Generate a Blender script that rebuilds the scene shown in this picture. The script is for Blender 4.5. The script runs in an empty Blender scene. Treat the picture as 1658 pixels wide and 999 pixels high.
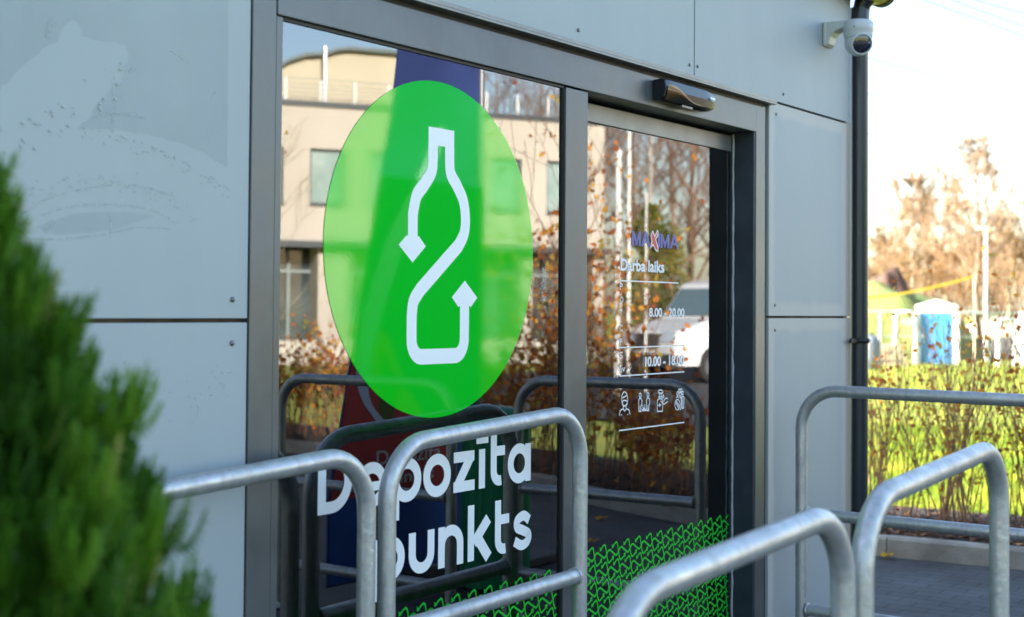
import bpy, bmesh, math, random
from math import sin, cos, tan, pi, radians, sqrt, atan2, hypot
from mathutils import Vector, Matrix, noise
R = random.Random(7)
S = bpy.context.scene
COL = S.collection

# ------------------------------------------------------------------ camera
TH, PH, RO = radians(35.1), radians(1.5), radians(0.42)
CAM = Vector((0, -2.5, 1.42))
fw = Vector((cos(PH)*cos(TH), cos(PH)*sin(TH), sin(PH)))
r0 = fw.cross(Vector((0, 0, 1))).normalized(); u0 = r0.cross(fw)
up = u0*cos(RO) - r0*sin(RO); rt = r0*cos(RO) + u0*sin(RO)
cd = bpy.data.cameras.new('camera'); cam = bpy.data.objects.new('camera', cd); COL.objects.link(cam)
M = Matrix.Identity(4)
for i in range(3):
    M[i][0] = rt[i]; M[i][1] = up[i]; M[i][2] = -fw[i]; M[i][3] = CAM[i]
cam.matrix_world = M
cd.sensor_width = 36; cd.lens = 36*2303/1658; cd.shift_y = -0.0349
cd.clip_start = .05; cd.clip_end = 2000
cd.dof.use_dof = True; cd.dof.focus_distance = 4.6; cd.dof.aperture_fstop = 3.0; cd.dof.aperture_blades = 9
S.camera = cam
# ------------------------------------------------------------------ light
SUN = Vector((-.62, .78, 0)).normalized()*cos(radians(18)) + Vector((0, 0, sin(radians(18))))
w = bpy.data.worlds.new('World'); S.world = w; w.use_nodes = True
nt = w.node_tree; nt.nodes.clear()
sky = nt.nodes.new('ShaderNodeTexSky'); sky.sky_type = 'NISHITA'; sky.sun_disc = False
sky.sun_elevation = radians(18); sky.sun_rotation = atan2(SUN.x, SUN.y); sky.air_density = 1.0; sky.dust_density = 1.5; sky.ozone_density = 1.2
bg = nt.nodes.new('ShaderNodeBackground'); bg.inputs[1].default_value = .115
ow = nt.nodes.new('ShaderNodeOutputWorld')
nt.links.new(sky.outputs[0], bg.inputs[0]); nt.links.new(bg.outputs[0], ow.inputs[0])
sd = bpy.data.lights.new('sun', 'SUN'); sd.energy = 5.0; sd.angle = radians(.5); sd.color = (1, .95, .87)
so = bpy.data.objects.new('sun', sd); COL.objects.link(so); so.rotation_euler = SUN.to_track_quat('Z', 'Y').to_euler()
so.location = (0, 0, 20)
S.view_settings.view_transform = 'Standard'; S.view_settings.look = 'None'
S.view_settings.exposure = 2.42; S.view_settings.gamma = 1; S.view_settings.use_curve_mapping = False
S.cycles.max_bounces = 12; S.cycles.transparent_max_bounces = 24; S.cycles.glossy_bounces = 6
S.cycles.use_denoising = True; S.cycles.caustics_reflective = False; S.cycles.caustics_refractive = False

# ------------------------------------------------------------------ materials
def mat(name, col, rough=.6, metal=0, spec=.5, var=0, vscale=8, bump=0, bscale=40, col2=None, coat=0, trans=0, vmin=.35, vmax=.65, rvar=0, bdist=.01):
    m = bpy.data.materials.new(name); m.use_nodes = True
    n = m.node_tree.nodes; l = m.node_tree.links
    b = n['Principled BSDF']; o = n['Material Output']
    b.inputs['Base Color'].default_value = (*col, 1); b.inputs['Roughness'].default_value = rough
    b.inputs['Metallic'].default_value = metal; b.inputs['Specular IOR Level'].default_value = spec
    b.inputs['Coat Weight'].default_value = coat; b.inputs['Coat Roughness'].default_value = .03; b.inputs['Coat IOR'].default_value = 1.52 if coat == 1 else 1.5
    g = n.new('ShaderNodeNewGeometry')
    if col2 is not None or var:
        t = n.new('ShaderNodeTexNoise'); t.inputs['Scale'].default_value = vscale; t.inputs['Detail'].default_value = 6
        l.new(g.outputs['Position'], t.inputs['Vector'])
        r = n.new('ShaderNodeValToRGB'); l.new(t.outputs['Fac'], r.inputs['Fac'])
        c2 = col2 if col2 is not None else tuple(min(1, c*(1+var)) for c in col)
        c1 = col if col2 is not None else tuple(c*(1-var) for c in col)
        r.color_ramp.elements[0].color = (*c1, 1); r.color_ramp.elements[1].color = (*c2, 1)
        r.color_ramp.elements[0].position = vmin; r.color_ramp.elements[1].position = vmax
        l.new(r.outputs['Color'], b.inputs['Base Color'])
        if rvar:
            mr = n.new('ShaderNodeMapRange'); l.new(t.outputs['Fac'], mr.inputs['Value'])
            mr.inputs['From Min'].default_value = .3; mr.inputs['From Max'].default_value = .7
            mr.inputs['To Min'].default_value = rough-rvar; mr.inputs['To Max'].default_value = rough+rvar
            l.new(mr.outputs['Result'], b.inputs['Roughness'])
    if bump:
        t2 = n.new('ShaderNodeTexNoise'); t2.inputs['Scale'].default_value = bscale; t2.inputs['Detail'].default_value = 4
        l.new(g.outputs['Position'], t2.inputs['Vector'])
        bp = n.new('ShaderNodeBump'); bp.inputs['Strength'].default_value = bump; bp.inputs['Distance'].default_value = bdist
        l.new(t2.outputs['Fac'], bp.inputs['Height']); l.new(bp.outputs['Normal'], b.inputs['Normal'])
        if coat: l.new(bp.outputs['Normal'], b.inputs['Coat Normal'])
    if trans:
        tr = n.new('ShaderNodeBsdfTranslucent'); mx = n.new('ShaderNodeMixShader'); mx.inputs[0].default_value = trans
        tr.inputs['Color'].default_value = (*col, 1)
        l.new(b.outputs[0], mx.inputs[1]); l.new(tr.outputs[0], mx.inputs[2]); l.new(mx.outputs[0], o.inputs['Surface'])
    return m

def leafmat(name, stops, trans=.45, rough=.6):
    """colour from the per-face attribute 'tint' (0..1) through a ramp"""
    m = bpy.data.materials.new(name); m.use_nodes = True
    n = m.node_tree.nodes; l = m.node_tree.links; b = n['Principled BSDF']; o = n['Material Output']
    a = n.new('ShaderNodeAttribute'); a.attribute_name = 'tint'
    r = n.new('ShaderNodeValToRGB'); l.new(a.outputs['Fac'], r.inputs['Fac'])
    e = r.color_ramp.elements
    e[0].position = stops[0][0]; e[0].color = (*stops[0][1], 1); e[1].position = stops[-1][0]; e[1].color = (*stops[-1][1], 1)
    for p, c in stops[1:-1]:
        x = e.new(p); x.color = (*c, 1)
    l.new(r.outputs['Color'], b.inputs['Base Color']); b.inputs['Roughness'].default_value = rough
    b.inputs['Specular IOR Level'].default_value = .3
    tr = n.new('ShaderNodeBsdfTranslucent'); l.new(r.outputs['Color'], tr.inputs['Color'])
    mx = n.new('ShaderNodeMixShader'); mx.inputs[0].default_value = trans
    l.new(b.outputs[0], mx.inputs[1]); l.new(tr.outputs[0], mx.inputs[2]); l.new(mx.outputs[0], o.inputs['Surface'])
    return m

def glassmat(name, tint, ior, rough=0.0):
    m = bpy.data.materials.new(name); m.use_nodes = True
    n = m.node_tree.nodes; l = m.node_tree.links; n.remove(n['Principled BSDF']); o = n['Material Output']
    t = n.new('ShaderNodeBsdfTransparent'); t.inputs[0].default_value = (*tint, 1)
    g = n.new('ShaderNodeBsdfGlossy'); g.inputs['Roughness'].default_value = rough; g.inputs[0].default_value = (.97, .97, 1, 1)
    f = n.new('ShaderNodeFresnel'); f.inputs[0].default_value = ior
    x = n.new('ShaderNodeMixShader'); l.new(f.outputs[0], x.inputs[0]); l.new(t.outputs[0], x.inputs[1]); l.new(g.outputs[0], x.inputs[2])
    l.new(x.outputs[0], o.inputs[0])
    return m

def filmmat(name, col, alpha, rough=.35, scale=60, lo=.2, hi=.5):
    """thin film of moisture: partly see-through, its thickness broken up by noise"""
    m = bpy.data.materials.new(name); m.use_nodes = True
    n = m.node_tree.nodes; l = m.node_tree.links; b = n['Principled BSDF']; o = n['Material Output']
    b.inputs['Base Color'].default_value = (*col, 1); b.inputs['Roughness'].default_value = rough
    t = n.new('ShaderNodeBsdfTransparent'); x = n.new('ShaderNodeMixShader')
    g = n.new('ShaderNodeNewGeometry'); nn = n.new('ShaderNodeTexNoise'); nn.inputs['Scale'].default_value = scale; nn.inputs['Detail'].default_value = 5
    l.new(g.outputs['Position'], nn.inputs['Vector'])
    mr = n.new('ShaderNodeMapRange'); l.new(nn.outputs['Fac'], mr.inputs['Value'])
    mr.inputs['From Min'].default_value = lo; mr.inputs['From Max'].default_value = hi; mr.inputs['To Min'].default_value = 0; mr.inputs['To Max'].default_value = alpha
    l.new(mr.outputs['Result'], x.inputs[0]); l.new(t.outputs[0], x.inputs[1]); l.new(b.outputs[0], x.inputs[2]); l.new(x.outputs[0], o.inputs[0])
    return m

def panelmat():
    """silver-grey composite panel, with a dull dew border round each panel's edge"""
    m = mat('silver grey composite', (.33, .375, .405), .5, .05, .25, bump=.05, bscale=14)
    n = m.node_tree.nodes; l = m.node_tree.links; b = n['Principled BSDF']
    uv = n.new('ShaderNodeUVMap'); uv.uv_map = 'metres'
    at = n.new('ShaderNodeAttribute'); at.attribute_name = 'edge'
    g = n.new('ShaderNodeNewGeometry')
    no = n.new('ShaderNodeTexNoise'); no.inputs['Scale'].default_value = 7; no.inputs['Detail'].default_value = 5
    l.new(g.outputs['Position'], no.inputs['Vector'])
    sep = n.new('ShaderNodeSeparateXYZ'); l.new(uv.outputs[0], sep.inputs[0])
    mi = n.new('ShaderNodeMath'); mi.operation = 'MINIMUM'; l.new(sep.outputs[0], mi.inputs[0]); l.new(sep.outputs[1], mi.inputs[1])
    ad = n.new('ShaderNodeMath'); ad.operation = 'MULTIPLY_ADD'; l.new(no.outputs['Fac'], ad.inputs[0]); ad.inputs[1].default_value = -.05; l.new(mi.outputs[0], ad.inputs[2])
    mr = n.new('ShaderNodeMapRange'); mr.interpolation_type = 'SMOOTHSTEP'; l.new(ad.outputs[0], mr.inputs['Value'])
    mr.inputs['From Min'].default_value = .01; mr.inputs['From Max'].default_value = .045
    mx = n.new('ShaderNodeMix'); mx.data_type = 'RGBA'; l.new(mr.outputs['Result'], mx.inputs['Factor'])
    mx.inputs['A'].default_value = (.47, .475, .46, 1)
    n2 = n.new('ShaderNodeTexNoise'); n2.inputs['Scale'].default_value = 2.2; n2.inputs['Detail'].default_value = 8; l.new(g.outputs['Position'], n2.inputs['Vector'])
    cr = n.new('ShaderNodeValToRGB'); l.new(n2.outputs['Fac'], cr.inputs[0])
    cr.color_ramp.elements[0].color = (.355, .40, .42, 1); cr.color_ramp.elements[1].color = (.40, .44, .455, 1)
    l.new(cr.outputs[0], mx.inputs['B'])
    mp = n.new('ShaderNodeMapping'); mp.inputs['Scale'].default_value = (7, 7, .8); l.new(g.outputs['Position'], mp.inputs[0])
    n3 = n.new('ShaderNodeTexNoise'); n3.inputs['Scale'].default_value = 1; n3.inputs['Detail'].default_value = 7; l.new(mp.outputs[0], n3.inputs['Vector'])
    m3 = n.new('ShaderNodeMapRange'); l.new(n3.outputs['Fac'], m3.inputs['Value']); m3.inputs['From Min'].default_value = .3; m3.inputs['From Max'].default_value = .7; m3.inputs['To Min'].default_value = .975; m3.inputs['To Max'].default_value = 1.01
    mm = n.new('ShaderNodeMix'); mm.data_type = 'RGBA'; mm.blend_type = 'MULTIPLY'; mm.inputs['Factor'].default_value = 1
    l.new(mx.outputs['Result'], mm.inputs['A']); l.new(m3.outputs['Result'], mm.inputs['B']); l.new(mm.outputs['Result'], b.inputs['Base Color'])
    return m

def pavermat():
    m = mat('dark grey pavers', (.06, .06, .065), .8, bump=.3, bscale=120)
    n = m.node_tree.nodes; l = m.node_tree.links; b = n['Principled BSDF']
    g = n.new('ShaderNodeNewGeometry'); mp = n.new('ShaderNodeMapping'); mp.inputs['Rotation'].default_value = (0, 0, radians(90))
    l.new(g.outputs['Position'], mp.inputs['Vector'])
    t = n.new('ShaderNodeTexBrick'); l.new(mp.outputs[0], t.inputs['Vector'])
    t.inputs['Scale'].default_value = 1; t.inputs['Brick Width'].default_value = .2; t.inputs['Row Height'].default_value = .1
    t.inputs['Mortar Size'].default_value = .004; t.inputs['Mortar Smooth'].default_value = .3
    t.inputs['Color1'].default_value = (.058, .060, .066, 1); t.inputs['Color2'].default_value = (.076, .077, .082, 1); t.inputs['Mortar'].default_value = (.03, .03, .03, 1)
    n1 = n.new('ShaderNodeTexNoise'); n1.inputs['Scale'].default_value = 2.5; n1.inputs['Detail'].default_value = 8; l.new(g.outputs['Position'], n1.inputs['Vector'])
    mr = n.new('ShaderNodeMapRange'); l.new(n1.outputs['Fac'], mr.inputs['Value']); mr.inputs['From Min'].default_value = .3; mr.inputs['From Max'].default_value = .7; mr.inputs['To Min'].default_value = .7; mr.inputs['To Max'].default_value = 1.35
    mm = n.new('ShaderNodeMix'); mm.data_type = 'RGBA'; mm.blend_type = 'MULTIPLY'; mm.inputs['Factor'].default_value = 1
    l.new(t.outputs['Color'], mm.inputs['A']); l.new(mr.outputs['Result'], mm.inputs['B']); l.new(mm.outputs['Result'], b.inputs['Base Color'])
    bp = n.new('ShaderNodeBump'); bp.inputs['Strength'].default_value = .8; bp.inputs['Distance'].default_value = .006; bp.invert = True
    l.new(t.outputs['Fac'], bp.inputs['Height']); l.new(bp.outputs[0], b.inputs['Normal'])
    return m

def galvmat():
    m = mat('galvanised steel', (.5, .53, .56), .42, .62, .5)
    n = m.node_tree.nodes; l = m.node_tree.links; b = n['Principled BSDF']
    tc = n.new('ShaderNodeTexCoord')
    v = n.new('ShaderNodeTexVoronoi'); v.inputs['Scale'].default_value = 70; v.distance = 'CHEBYCHEV'; l.new(tc.outputs['Object'], v.inputs['Vector'])
    mp = n.new('ShaderNodeMapping'); mp.inputs['Scale'].default_value = (24, 24, 9); l.new(tc.outputs['Object'], mp.inputs[0])
    no = n.new('ShaderNodeTexNoise'); no.inputs['Scale'].default_value = 1; no.inputs['Detail'].default_value = 9; no.inputs['Roughness'].default_value = .65; l.new(mp.outputs[0], no.inputs['Vector'])
    cr = n.new('ShaderNodeValToRGB'); l.new(no.outputs['Fac'], cr.inputs[0])
    cr.color_ramp.elements[0].position = .33; cr.color_ramp.elements[1].position = .66
    cr.color_ramp.elements[0].color = (.36, .39, .40, 1); cr.color_ramp.elements[1].color = (.54, .565, .57, 1)
    mm = n.new('ShaderNodeMix'); mm.data_type = 'RGBA'; mm.blend_type = 'OVERLAY'; mm.inputs['Factor'].default_value = .10
    l.new(cr.outputs[0], mm.inputs['A']); l.new(v.outputs['Color'], mm.inputs['B'])
    hs = n.new('ShaderNodeHueSaturation'); hs.inputs['Saturation'].default_value = .35; l.new(mm.outputs['Result'], hs.inputs['Color']); l.new(hs.outputs[0], b.inputs['Base Color'])
    mr = n.new('ShaderNodeMapRange'); l.new(no.outputs['Fac'], mr.inputs['Value']); mr.inputs['From Min'].default_value = .3; mr.inputs['From Max'].default_value = .7
    mr.inputs['To Min'].default_value = .52; mr.inputs['To Max'].default_value = .3; l.new(mr.outputs['Result'], b.inputs['Roughness'])
    n3 = n.new('ShaderNodeTexNoise'); n3.inputs['Scale'].default_value = 55; n3.inputs['Detail'].default_value = 5; l.new(tc.outputs['Object'], n3.inputs['Vector'])
    bp = n.new('ShaderNodeBump'); bp.inputs['Strength'].default_value = .22; bp.inputs['Distance'].default_value = .006; l.new(n3.outputs['Fac'], bp.inputs['Height']); l.new(bp.outputs[0], b.inputs['Normal'])
    return m

MT = dict(
 panel=panelmat(), galv=galvmat(), paver=pavermat(),
 frame=mat('anthracite aluminium', (.11, .12, .128), .36, .4, .5, var=.12, vscale=5, bump=.04, bscale=30, rvar=.06),
 rail=mat('grey aluminium door rail', (.22, .22, .215), .4, .4, .5, var=.1, vscale=9),
 jamb=mat('dark blue grey reveal', (.03, .04, .055), .5, .2, .4, var=.2, vscale=6),
 edge=mat('warm lit panel return edge', (.40, .36, .31), .7, .0, .08),  # beige base stands in for warm light reflected by the panel's side
 black=mat('black rubber', (.008, .008, .009), .5),
 dark=mat('dark profile', (.03, .028, .027), .4, .3),
 gap=mat('brown substructure', (.09, .065, .05), .8, var=.4, vscale=12),
 seal=mat('silicone sealant', (.42, .43, .44), .5, bump=.8, bscale=90),
 screw=mat('zinc rivet', (.16, .17, .18), .35, .8),
 pipe=mat('anthracite coated steel', (.035, .045, .06), .28, .5, .5, bump=.03),
 gutter=mat('brown grey coated gutter', (.07, .06, .05), .3, .5),
 glass=glassmat('coated glass', (.78, .85, .85), 2.35),
 glass2=glassmat('inner pane', (.78, .84, .83), 1.9),
 farglass=mat('window glass far', (.20, .30, .29), .08, 0, .9, col2=(.36, .46, .44), vscale=.9),
 darkglass=mat('shopfront glass far', (.02, .03, .035), .08, 0, .8, col2=(.10, .13, .13), vscale=.8),
 green=mat('glossy green vinyl', (.001, .54, .012), .5, 0, .0, bump=.5, bscale=110, coat=1, bdist=.00007),
 green2=mat('green vinyl line', (.01, .60, .03), .45),
 white=mat('white vinyl', (.86, .88, .90), .45),
 blue=mat('blue vinyl', (.07, .085, .36), .45), red=mat('red vinyl', (.62, .05, .045), .45),
 inwall=mat('interior wall dark', (.045, .05, .055), .8), infloor=mat('interior tiles', (.06, .06, .06), .5, var=.2, vscale=4),
 camw=mat('white camera plastic', (.50, .54, .56), .35), lens=mat('black lens glass', (.008, .01, .02), .06, 0, .8, coat=1),
 sensor=mat('glossy black plastic', (.006, .008, .014), .22, 0, .35, coat=.15),
 kerb=mat('concrete kerb', (.36, .34, .30), .85, col2=(.22, .20, .175), vscale=5, bump=.4, bscale=60),
 soil=mat('dark soil', (.035, .025, .018), .95, var=.4, vscale=12, bump=.8, bscale=40),
 lawn=mat('lawn', (.24, .31, .03), .9, col2=(.42, .40, .05), vscale=1.3, bump=.8, bscale=30),
 asphalt=mat('asphalt', (.05, .05, .052), .85, var=.25, vscale=3, bump=.4, bscale=80),
 facade=mat('beige render', (.455, .41, .345), .9, col2=(.50, .455, .385), vscale=.5, bump=.1, bscale=30),
 facade2=mat('pale upper storey render', (.50, .45, .33), .9, var=.04, vscale=.5),
 coping=mat('dark metal coping', (.06, .07, .075), .5, .4), roof=mat('green grey roof edge', (.10, .13, .13), .5, .3),
 rwhite=mat('white railing paint', (.8, .8, .78), .5), steel=mat('bright steel flue', (.75, .75, .74), .3, .6),
 conc=mat('pale concrete', (.55, .52, .45), .85, var=.15, vscale=2),
 wood=mat('sawn planks', (.58, .46, .33), .8, var=.2, vscale=6),
 bark=mat('brown bark', (.17, .10, .065), .9, col2=(.30, .20, .13), vscale=20), barkg=mat('grey green bark', (.22, .20, .12), .9, col2=(.34, .31, .2), vscale=14),
 birch=mat('white birch bark', (.62, .58, .52), .8, col2=(.35, .3, .26), vscale=9), twig=mat('red brown twigs', (.13, .065, .04), .8, col2=(.24, .14, .09), vscale=10),
 shrubtwig=mat('shrub twigs', (.18, .085, .05), .8, col2=(.32, .19, .12), vscale=10),
 fartwig=mat('tan twigs', (.20, .125, .08), .9, col2=(.32, .21, .13), vscale=3),
 navy=mat('navy banner print', (.02, .035, .13), .6, col2=(.035, .06, .20), vscale=2), bred=mat('red banner print', (.60, .05, .055), .6), bblue=mat('blue banner print', (.015, .09, .36), .6),
 bswoosh=mat('pale blue banner swoosh', (.60, .68, .85), .6), bleaf=mat('olive banner leaf', (.10, .13, .02), .6), btext=mat('pale banner letters', (.8, .72, .7), .6),
 binn=mat('green ribbed plastic', (.015, .28, .12), .35, 0, .5),
 vanw=mat('white van paint', (.78, .78, .77), .25, 0, .5, coat=.6), vang=mat('van glass', (.12, .18, .20), .08, 0, .9), plastic=mat('dark grey plastic', (.05, .05, .05), .6),
 tyre=mat('tyre rubber', (.02, .02, .02), .8), rim=mat('alloy rim', (.4, .4, .42), .3, .8), lamp=mat('headlight lens', (.65, .68, .7), .1, .3, .8, coat=1),
 potb=mat('blue plastic door', (.05, .22, .46), .45), potw=mat('white plastic cabin', (.72, .73, .72), .4),
 mound=mat('grassy mound', (.09, .15, .03), .95, col2=(.24, .22, .07), vscale=.7, bump=1, bscale=3), earth=mat('dark red earth', (.10, .055, .04), .95, var=.3, vscale=1),
 tape=mat('yellow tape', (.85, .55, .03), .5), wire=mat('power cable', (.10, .09, .08), .9), tank=mat('blue grey tank', (.16, .19, .23), .5), carp=mat('grey car paint', (.5, .5, .5), .3, .3),
 drop=None,
)
MT['shrubleaf'] = leafmat('autumn shrub leaves', [(0, (.20, .06, .03)), (.3, (.40, .11, .04)), (.55, (.72, .24, .03)), (.8, (.78, .42, .06)), (1, (.30, .32, .05))])
MT['litter'] = leafmat('fallen leaves', [(0, (.06, .03, .02)), (.5, (.15, .065, .035)), (.85, (.30, .15, .07)), (1, (.45, .28, .12))], .1)
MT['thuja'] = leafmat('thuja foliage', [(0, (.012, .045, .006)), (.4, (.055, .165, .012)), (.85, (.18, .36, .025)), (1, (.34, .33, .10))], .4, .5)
MT['grass'] = leafmat('grass blades', [(0, (.13, .27, .015)), (.5, (.30, .38, .03)), (1, (.55, .50, .06))], .5)
MT['evergreen'] = leafmat('yellow green foliage', [(0, (.05, .07, .015)), (.5, (.16, .17, .03)), (1, (.34, .27, .05))], .3)
MT['farleaf'] = leafmat('tan far leaves', [(0, (.20, .12, .055)), (.5, (.36, .235, .11)), (1, (.50, .36, .17))], .4)
MT['orangeleaf'] = leafmat('orange far leaves', [(0, (.22, .10, .035)), (.5, (.36, .20, .075)), (1, (.48, .31, .12))], .4)
MT['yellowleaf'] = leafmat('yellow leaf', [(0, (.70, .38, .02)), (1, (.80, .45, .03))], .3)

# ------------------------------------------------------------------ helpers
def tag(o, label=None, cat=None, group=None, kind=None):
    if label: o['label'] = label
    if cat: o['category'] = cat
    if group: o['group'] = group
    if kind: o['kind'] = kind
    return o
def thing(name, loc, label, cat, group=None):
    o = bpy.data.objects.new(name, None); COL.objects.link(o); o.location = loc; o.empty_display_size = .2
    return tag(o, label, cat, group)
def wloc(o):
    v = Vector((0, 0, 0))
    while o: v += o.location; o = o.parent
    return v
class MB:
    def __init__(s): s.v = []; s.f = []; s.t = []; s.sm = []
    def add(s, vs, fs, tint=None, smooth=False):
        b = len(s.v); s.v += [tuple(p) for p in vs]
        for f in fs:
            s.f.append(tuple(b+i for i in f)); s.t.append(tint if tint is not None else 0); s.sm.append(smooth)
    def box(s, x0, x1, y0, y1, z0, z1):
        v = [(x, y, z) for z in (z0, z1) for y in (y0, y1) for x in (x0, x1)]
        s.add(v, [(0, 2, 3, 1), (4, 5, 7, 6), (0, 1, 5, 4), (2, 6, 7, 3), (0, 4, 6, 2), (1, 3, 7, 5)])
    def obox(s, o, ax, ay, x0, x1, y0, y1, z0, z1):
        """box in a rotated frame: o origin, ax/ay horizontal unit vectors"""
        v = [tuple(Vector(o) + Vector(ax)*x + Vector(ay)*y + Vector((0, 0, z))) for z in (z0, z1) for y in (y0, y1) for x in (x0, x1)]
        s.add(v, [(0, 2, 3, 1), (4, 5, 7, 6), (0, 1, 5, 4), (2, 6, 7, 3), (0, 4, 6, 2), (1, 3, 7, 5)])
    def prism(s, prof, fn, d0, d1):
        """closed profile prof (a,b) mapped by fn(a,b,d)"""
        n = len(prof)
        v = [fn(a, b, d0) for a, b in prof] + [fn(a, b, d1) for a, b in prof]
        s.add(v, [tuple(range(n))[::-1], tuple(range(n, 2*n))] + [(i, (i+1) % n, n+(i+1) % n, n+i) for i in range(n)])
    def tube(s, pts, rad, n=12, cap=True, smooth=True):
        pts = [Vector(p) for p in pts]; k = len(pts)
        rr = rad if isinstance(rad, (list, tuple)) else [rad]*k
        t = (pts[1]-pts[0]).normalized()
        a = Vector((0, 0, 1)) if abs(t.z) < .9 else Vector((1, 0, 0))
        u = t.cross(a).normalized(); vs = []
        for i, p in enumerate(pts):
            t = (pts[min(i+1, k-1)]-pts[max(i-1, 0)]).normalized()
            u = (u-t*u.dot(t)).normalized(); w_ = t.cross(u)
            for j in range(n):
                an = 2*pi*j/n; vs.append(p+(u*cos(an)+w_*sin(an))*rr[i])
        fs = [(i*n+j, i*n+(j+1) % n, (i+1)*n+(j+1) % n, (i+1)*n+j) for i in range(k-1) for j in range(n)]
        s.add(vs, fs, smooth=smooth)
        if cap: s.add([vs[j] for j in range(n)][::-1] + [vs[(k-1)*n+j] for j in range(n)], [tuple(range(n)), tuple(range(n, 2*n))])
    def lathe(s, prof, c, axis=(0, 0, 1), n=32):
        c = Vector(c); t = Vector(axis).normalized(); a = Vector((0, 0, 1)) if abs(t.z) < .9 else Vector((1, 0, 0))
        u = t.cross(a).normalized(); w_ = t.cross(u); vs = []
        for r, h in prof:
            for j in range(n):
                an = 2*pi*j/n; vs.append(c+t*h+(u*cos(an)+w_*sin(an))*max(r, 1e-5))
        s.add(vs, [(i*n+j, i*n+(j+1) % n, (i+1)*n+(j+1) % n, (i+1)*n+j) for i in range(len(prof)-1) for j in range(n)], smooth=True)
    def ribbon(s, pts, wd, y, closed=False):
        """flat stroke of width wd in the plane y = const through (x,z) points"""
        pts = [p for i_, p in enumerate(pts) if i_ == 0 or hypot(p[0]-pts[i_-1][0], p[1]-pts[i_-1][1]) > 1e-5]
        if isinstance(wd, (list, tuple)) and len(wd) != len(pts): wd = list(wd)[:len(pts)] + [wd[-1]]*max(0, len(pts)-len(wd))
        n = len(pts); L = []; Rr = []
        for i in range(n):
            if closed: a, b = pts[i-1], pts[(i+1) % n]
            else: a, b = pts[max(i-1, 0)], pts[min(i+1, n-1)]
            p = pts[i]
            d1 = Vector((p[0]-a[0], p[1]-a[1])); d2 = Vector((b[0]-p[0], b[1]-p[1]))
            if d1.length < 1e-7: d1 = d2
            if d2.length < 1e-7: d2 = d1
            d1 = d1.normalized(); d2 = d2.normalized(); t = (d1+d2)
            if t.length < .2: t = d2
            t = t.normalized(); nn = Vector((-t.y, t.x)); k = 1/max(.55, nn.dot(Vector((-d2.y, d2.x))))
            h = (wd if not isinstance(wd, (list, tuple)) else wd[i])/2*k
            L.append((p[0]+nn.x*h, y, p[1]+nn.y*h)); Rr.append((p[0]-nn.x*h, y, p[1]-nn.y*h))
        fs = [(i, i+1, n+i+1, n+i) for i in range(n-1)]
        if closed: fs.append((n-1, 0, n, 2*n-1))
        s.add(L+Rr, [f[::-1] for f in fs])
    def poly(s, pts, y, flip=False):
        v = [(a, y, b) for a, b in pts]; f = tuple(range(len(v)))
        s.add(v, [f[::-1] if flip else f])
    def build(s, name, m, parent=None, bevel=0, kind=None, loc=None, tint=False, autosm=None):
        me = bpy.data.meshes.new(name)
        off = wloc(parent) if parent else Vector(loc or (0, 0, 0))
        me.from_pydata([(a-off.x, b-off.y, c-off.z) for a, b, c in s.v], [], s.f); me.update()
        if any(s.sm): me.polygons.foreach_set('use_smooth', s.sm)
        if tint:
            at = me.attributes.new('tint', 'FLOAT', 'FACE'); at.data.foreach_set('value', [float(x) for x in s.t])
        me.materials.append(m)
        o = bpy.data.objects.new(name, me); COL.objects.link(o)
        if parent: o.parent = parent
        else: o.location = off
        if bevel:
            bv = o.modifiers.new('bevel', 'BEVEL'); bv.width = bevel; bv.segments = 2; bv.limit_method = 'ANGLE'
        if kind: o['kind'] = kind
        return o
def arc(cx, cz, rx, rz, a0, a1, n=20): return [(cx+rx*cos(radians(a0+(a1-a0)*i/n)), cz+rz*sin(radians(a0+(a1-a0)*i/n))) for i in range(n+1)]
def textmesh(s, mb, x0, x1, z0, h, y, off=.0, upper=None, flipn=False, shear=0):
    """built-in font outline scaled to span x0..x1; h = height of the tallest glyph"""
    c = bpy.data.curves.new('t', 'FONT'); c.body = s; c.size = 1; c.offset = off; c.resolution_u = 4; c.shear = shear
    o = bpy.data.objects.new('t', c); COL.objects.link(o)
    dg = bpy.context.evaluated_depsgraph_get(); me = bpy.data.meshes.new_from_object(o.evaluated_get(dg))
    xs = [v.co.x for v in me.vertices]; ys = [v.co.y for v in me.vertices]
    ax, bx, ay, by = min(xs), max(xs), min(ys), max(ys)
    vs = [(x0+(v.co.x-ax)/(bx-ax)*(x1-x0), y, z0+(v.co.y-ay)/(by-ay)*h) for v in me.vertices]
    mb.add(vs, [tuple(p.vertices) for p in me.polygons])
    bpy.data.objects.remove(o); bpy.data.curves.remove(c); bpy.data.meshes.remove(me)

# ------------------------------------------------------------------ ground
def hgt(x, y):
    if y < -7: k = max(0, min(1, (y+14)/7))
    else: k = 1
    d = max(0, x-13)
    return -k*.0095*min(d, 60)
def ground_sheet():
    xs = [-600, -300, -150, -80, -40, -20, -10, 0, 5, 8, 10, 11, 12, 13, 14, 16, 18, 20, 23, 26, 30, 35, 40, 45, 50, 56, 63, 70, 74, 80, 100, 150, 300, 600, 900]
    ys = [-600, -300, -150, -80, -50, -35, -28, -22, -18, -14, -12, -10, -8, -7, -5, -3, -1, 0, 1, 3, 5, 8, 12, 16, 20, 26, 35, 50, 80, 150, 300, 600]
    m = MB(); n = len(xs)
    m.add([(x, y, hgt(x, y)-.012) for y in ys for x in xs], [(j*n+i, j*n+i+1, (j+1)*n+i+1, (j+1)*n+i) for j in range(len(ys)-1) for i in range(n-1)], smooth=True)
    return m.build('ground', MT['lawn'], kind='structure')
ground_sheet()
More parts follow.
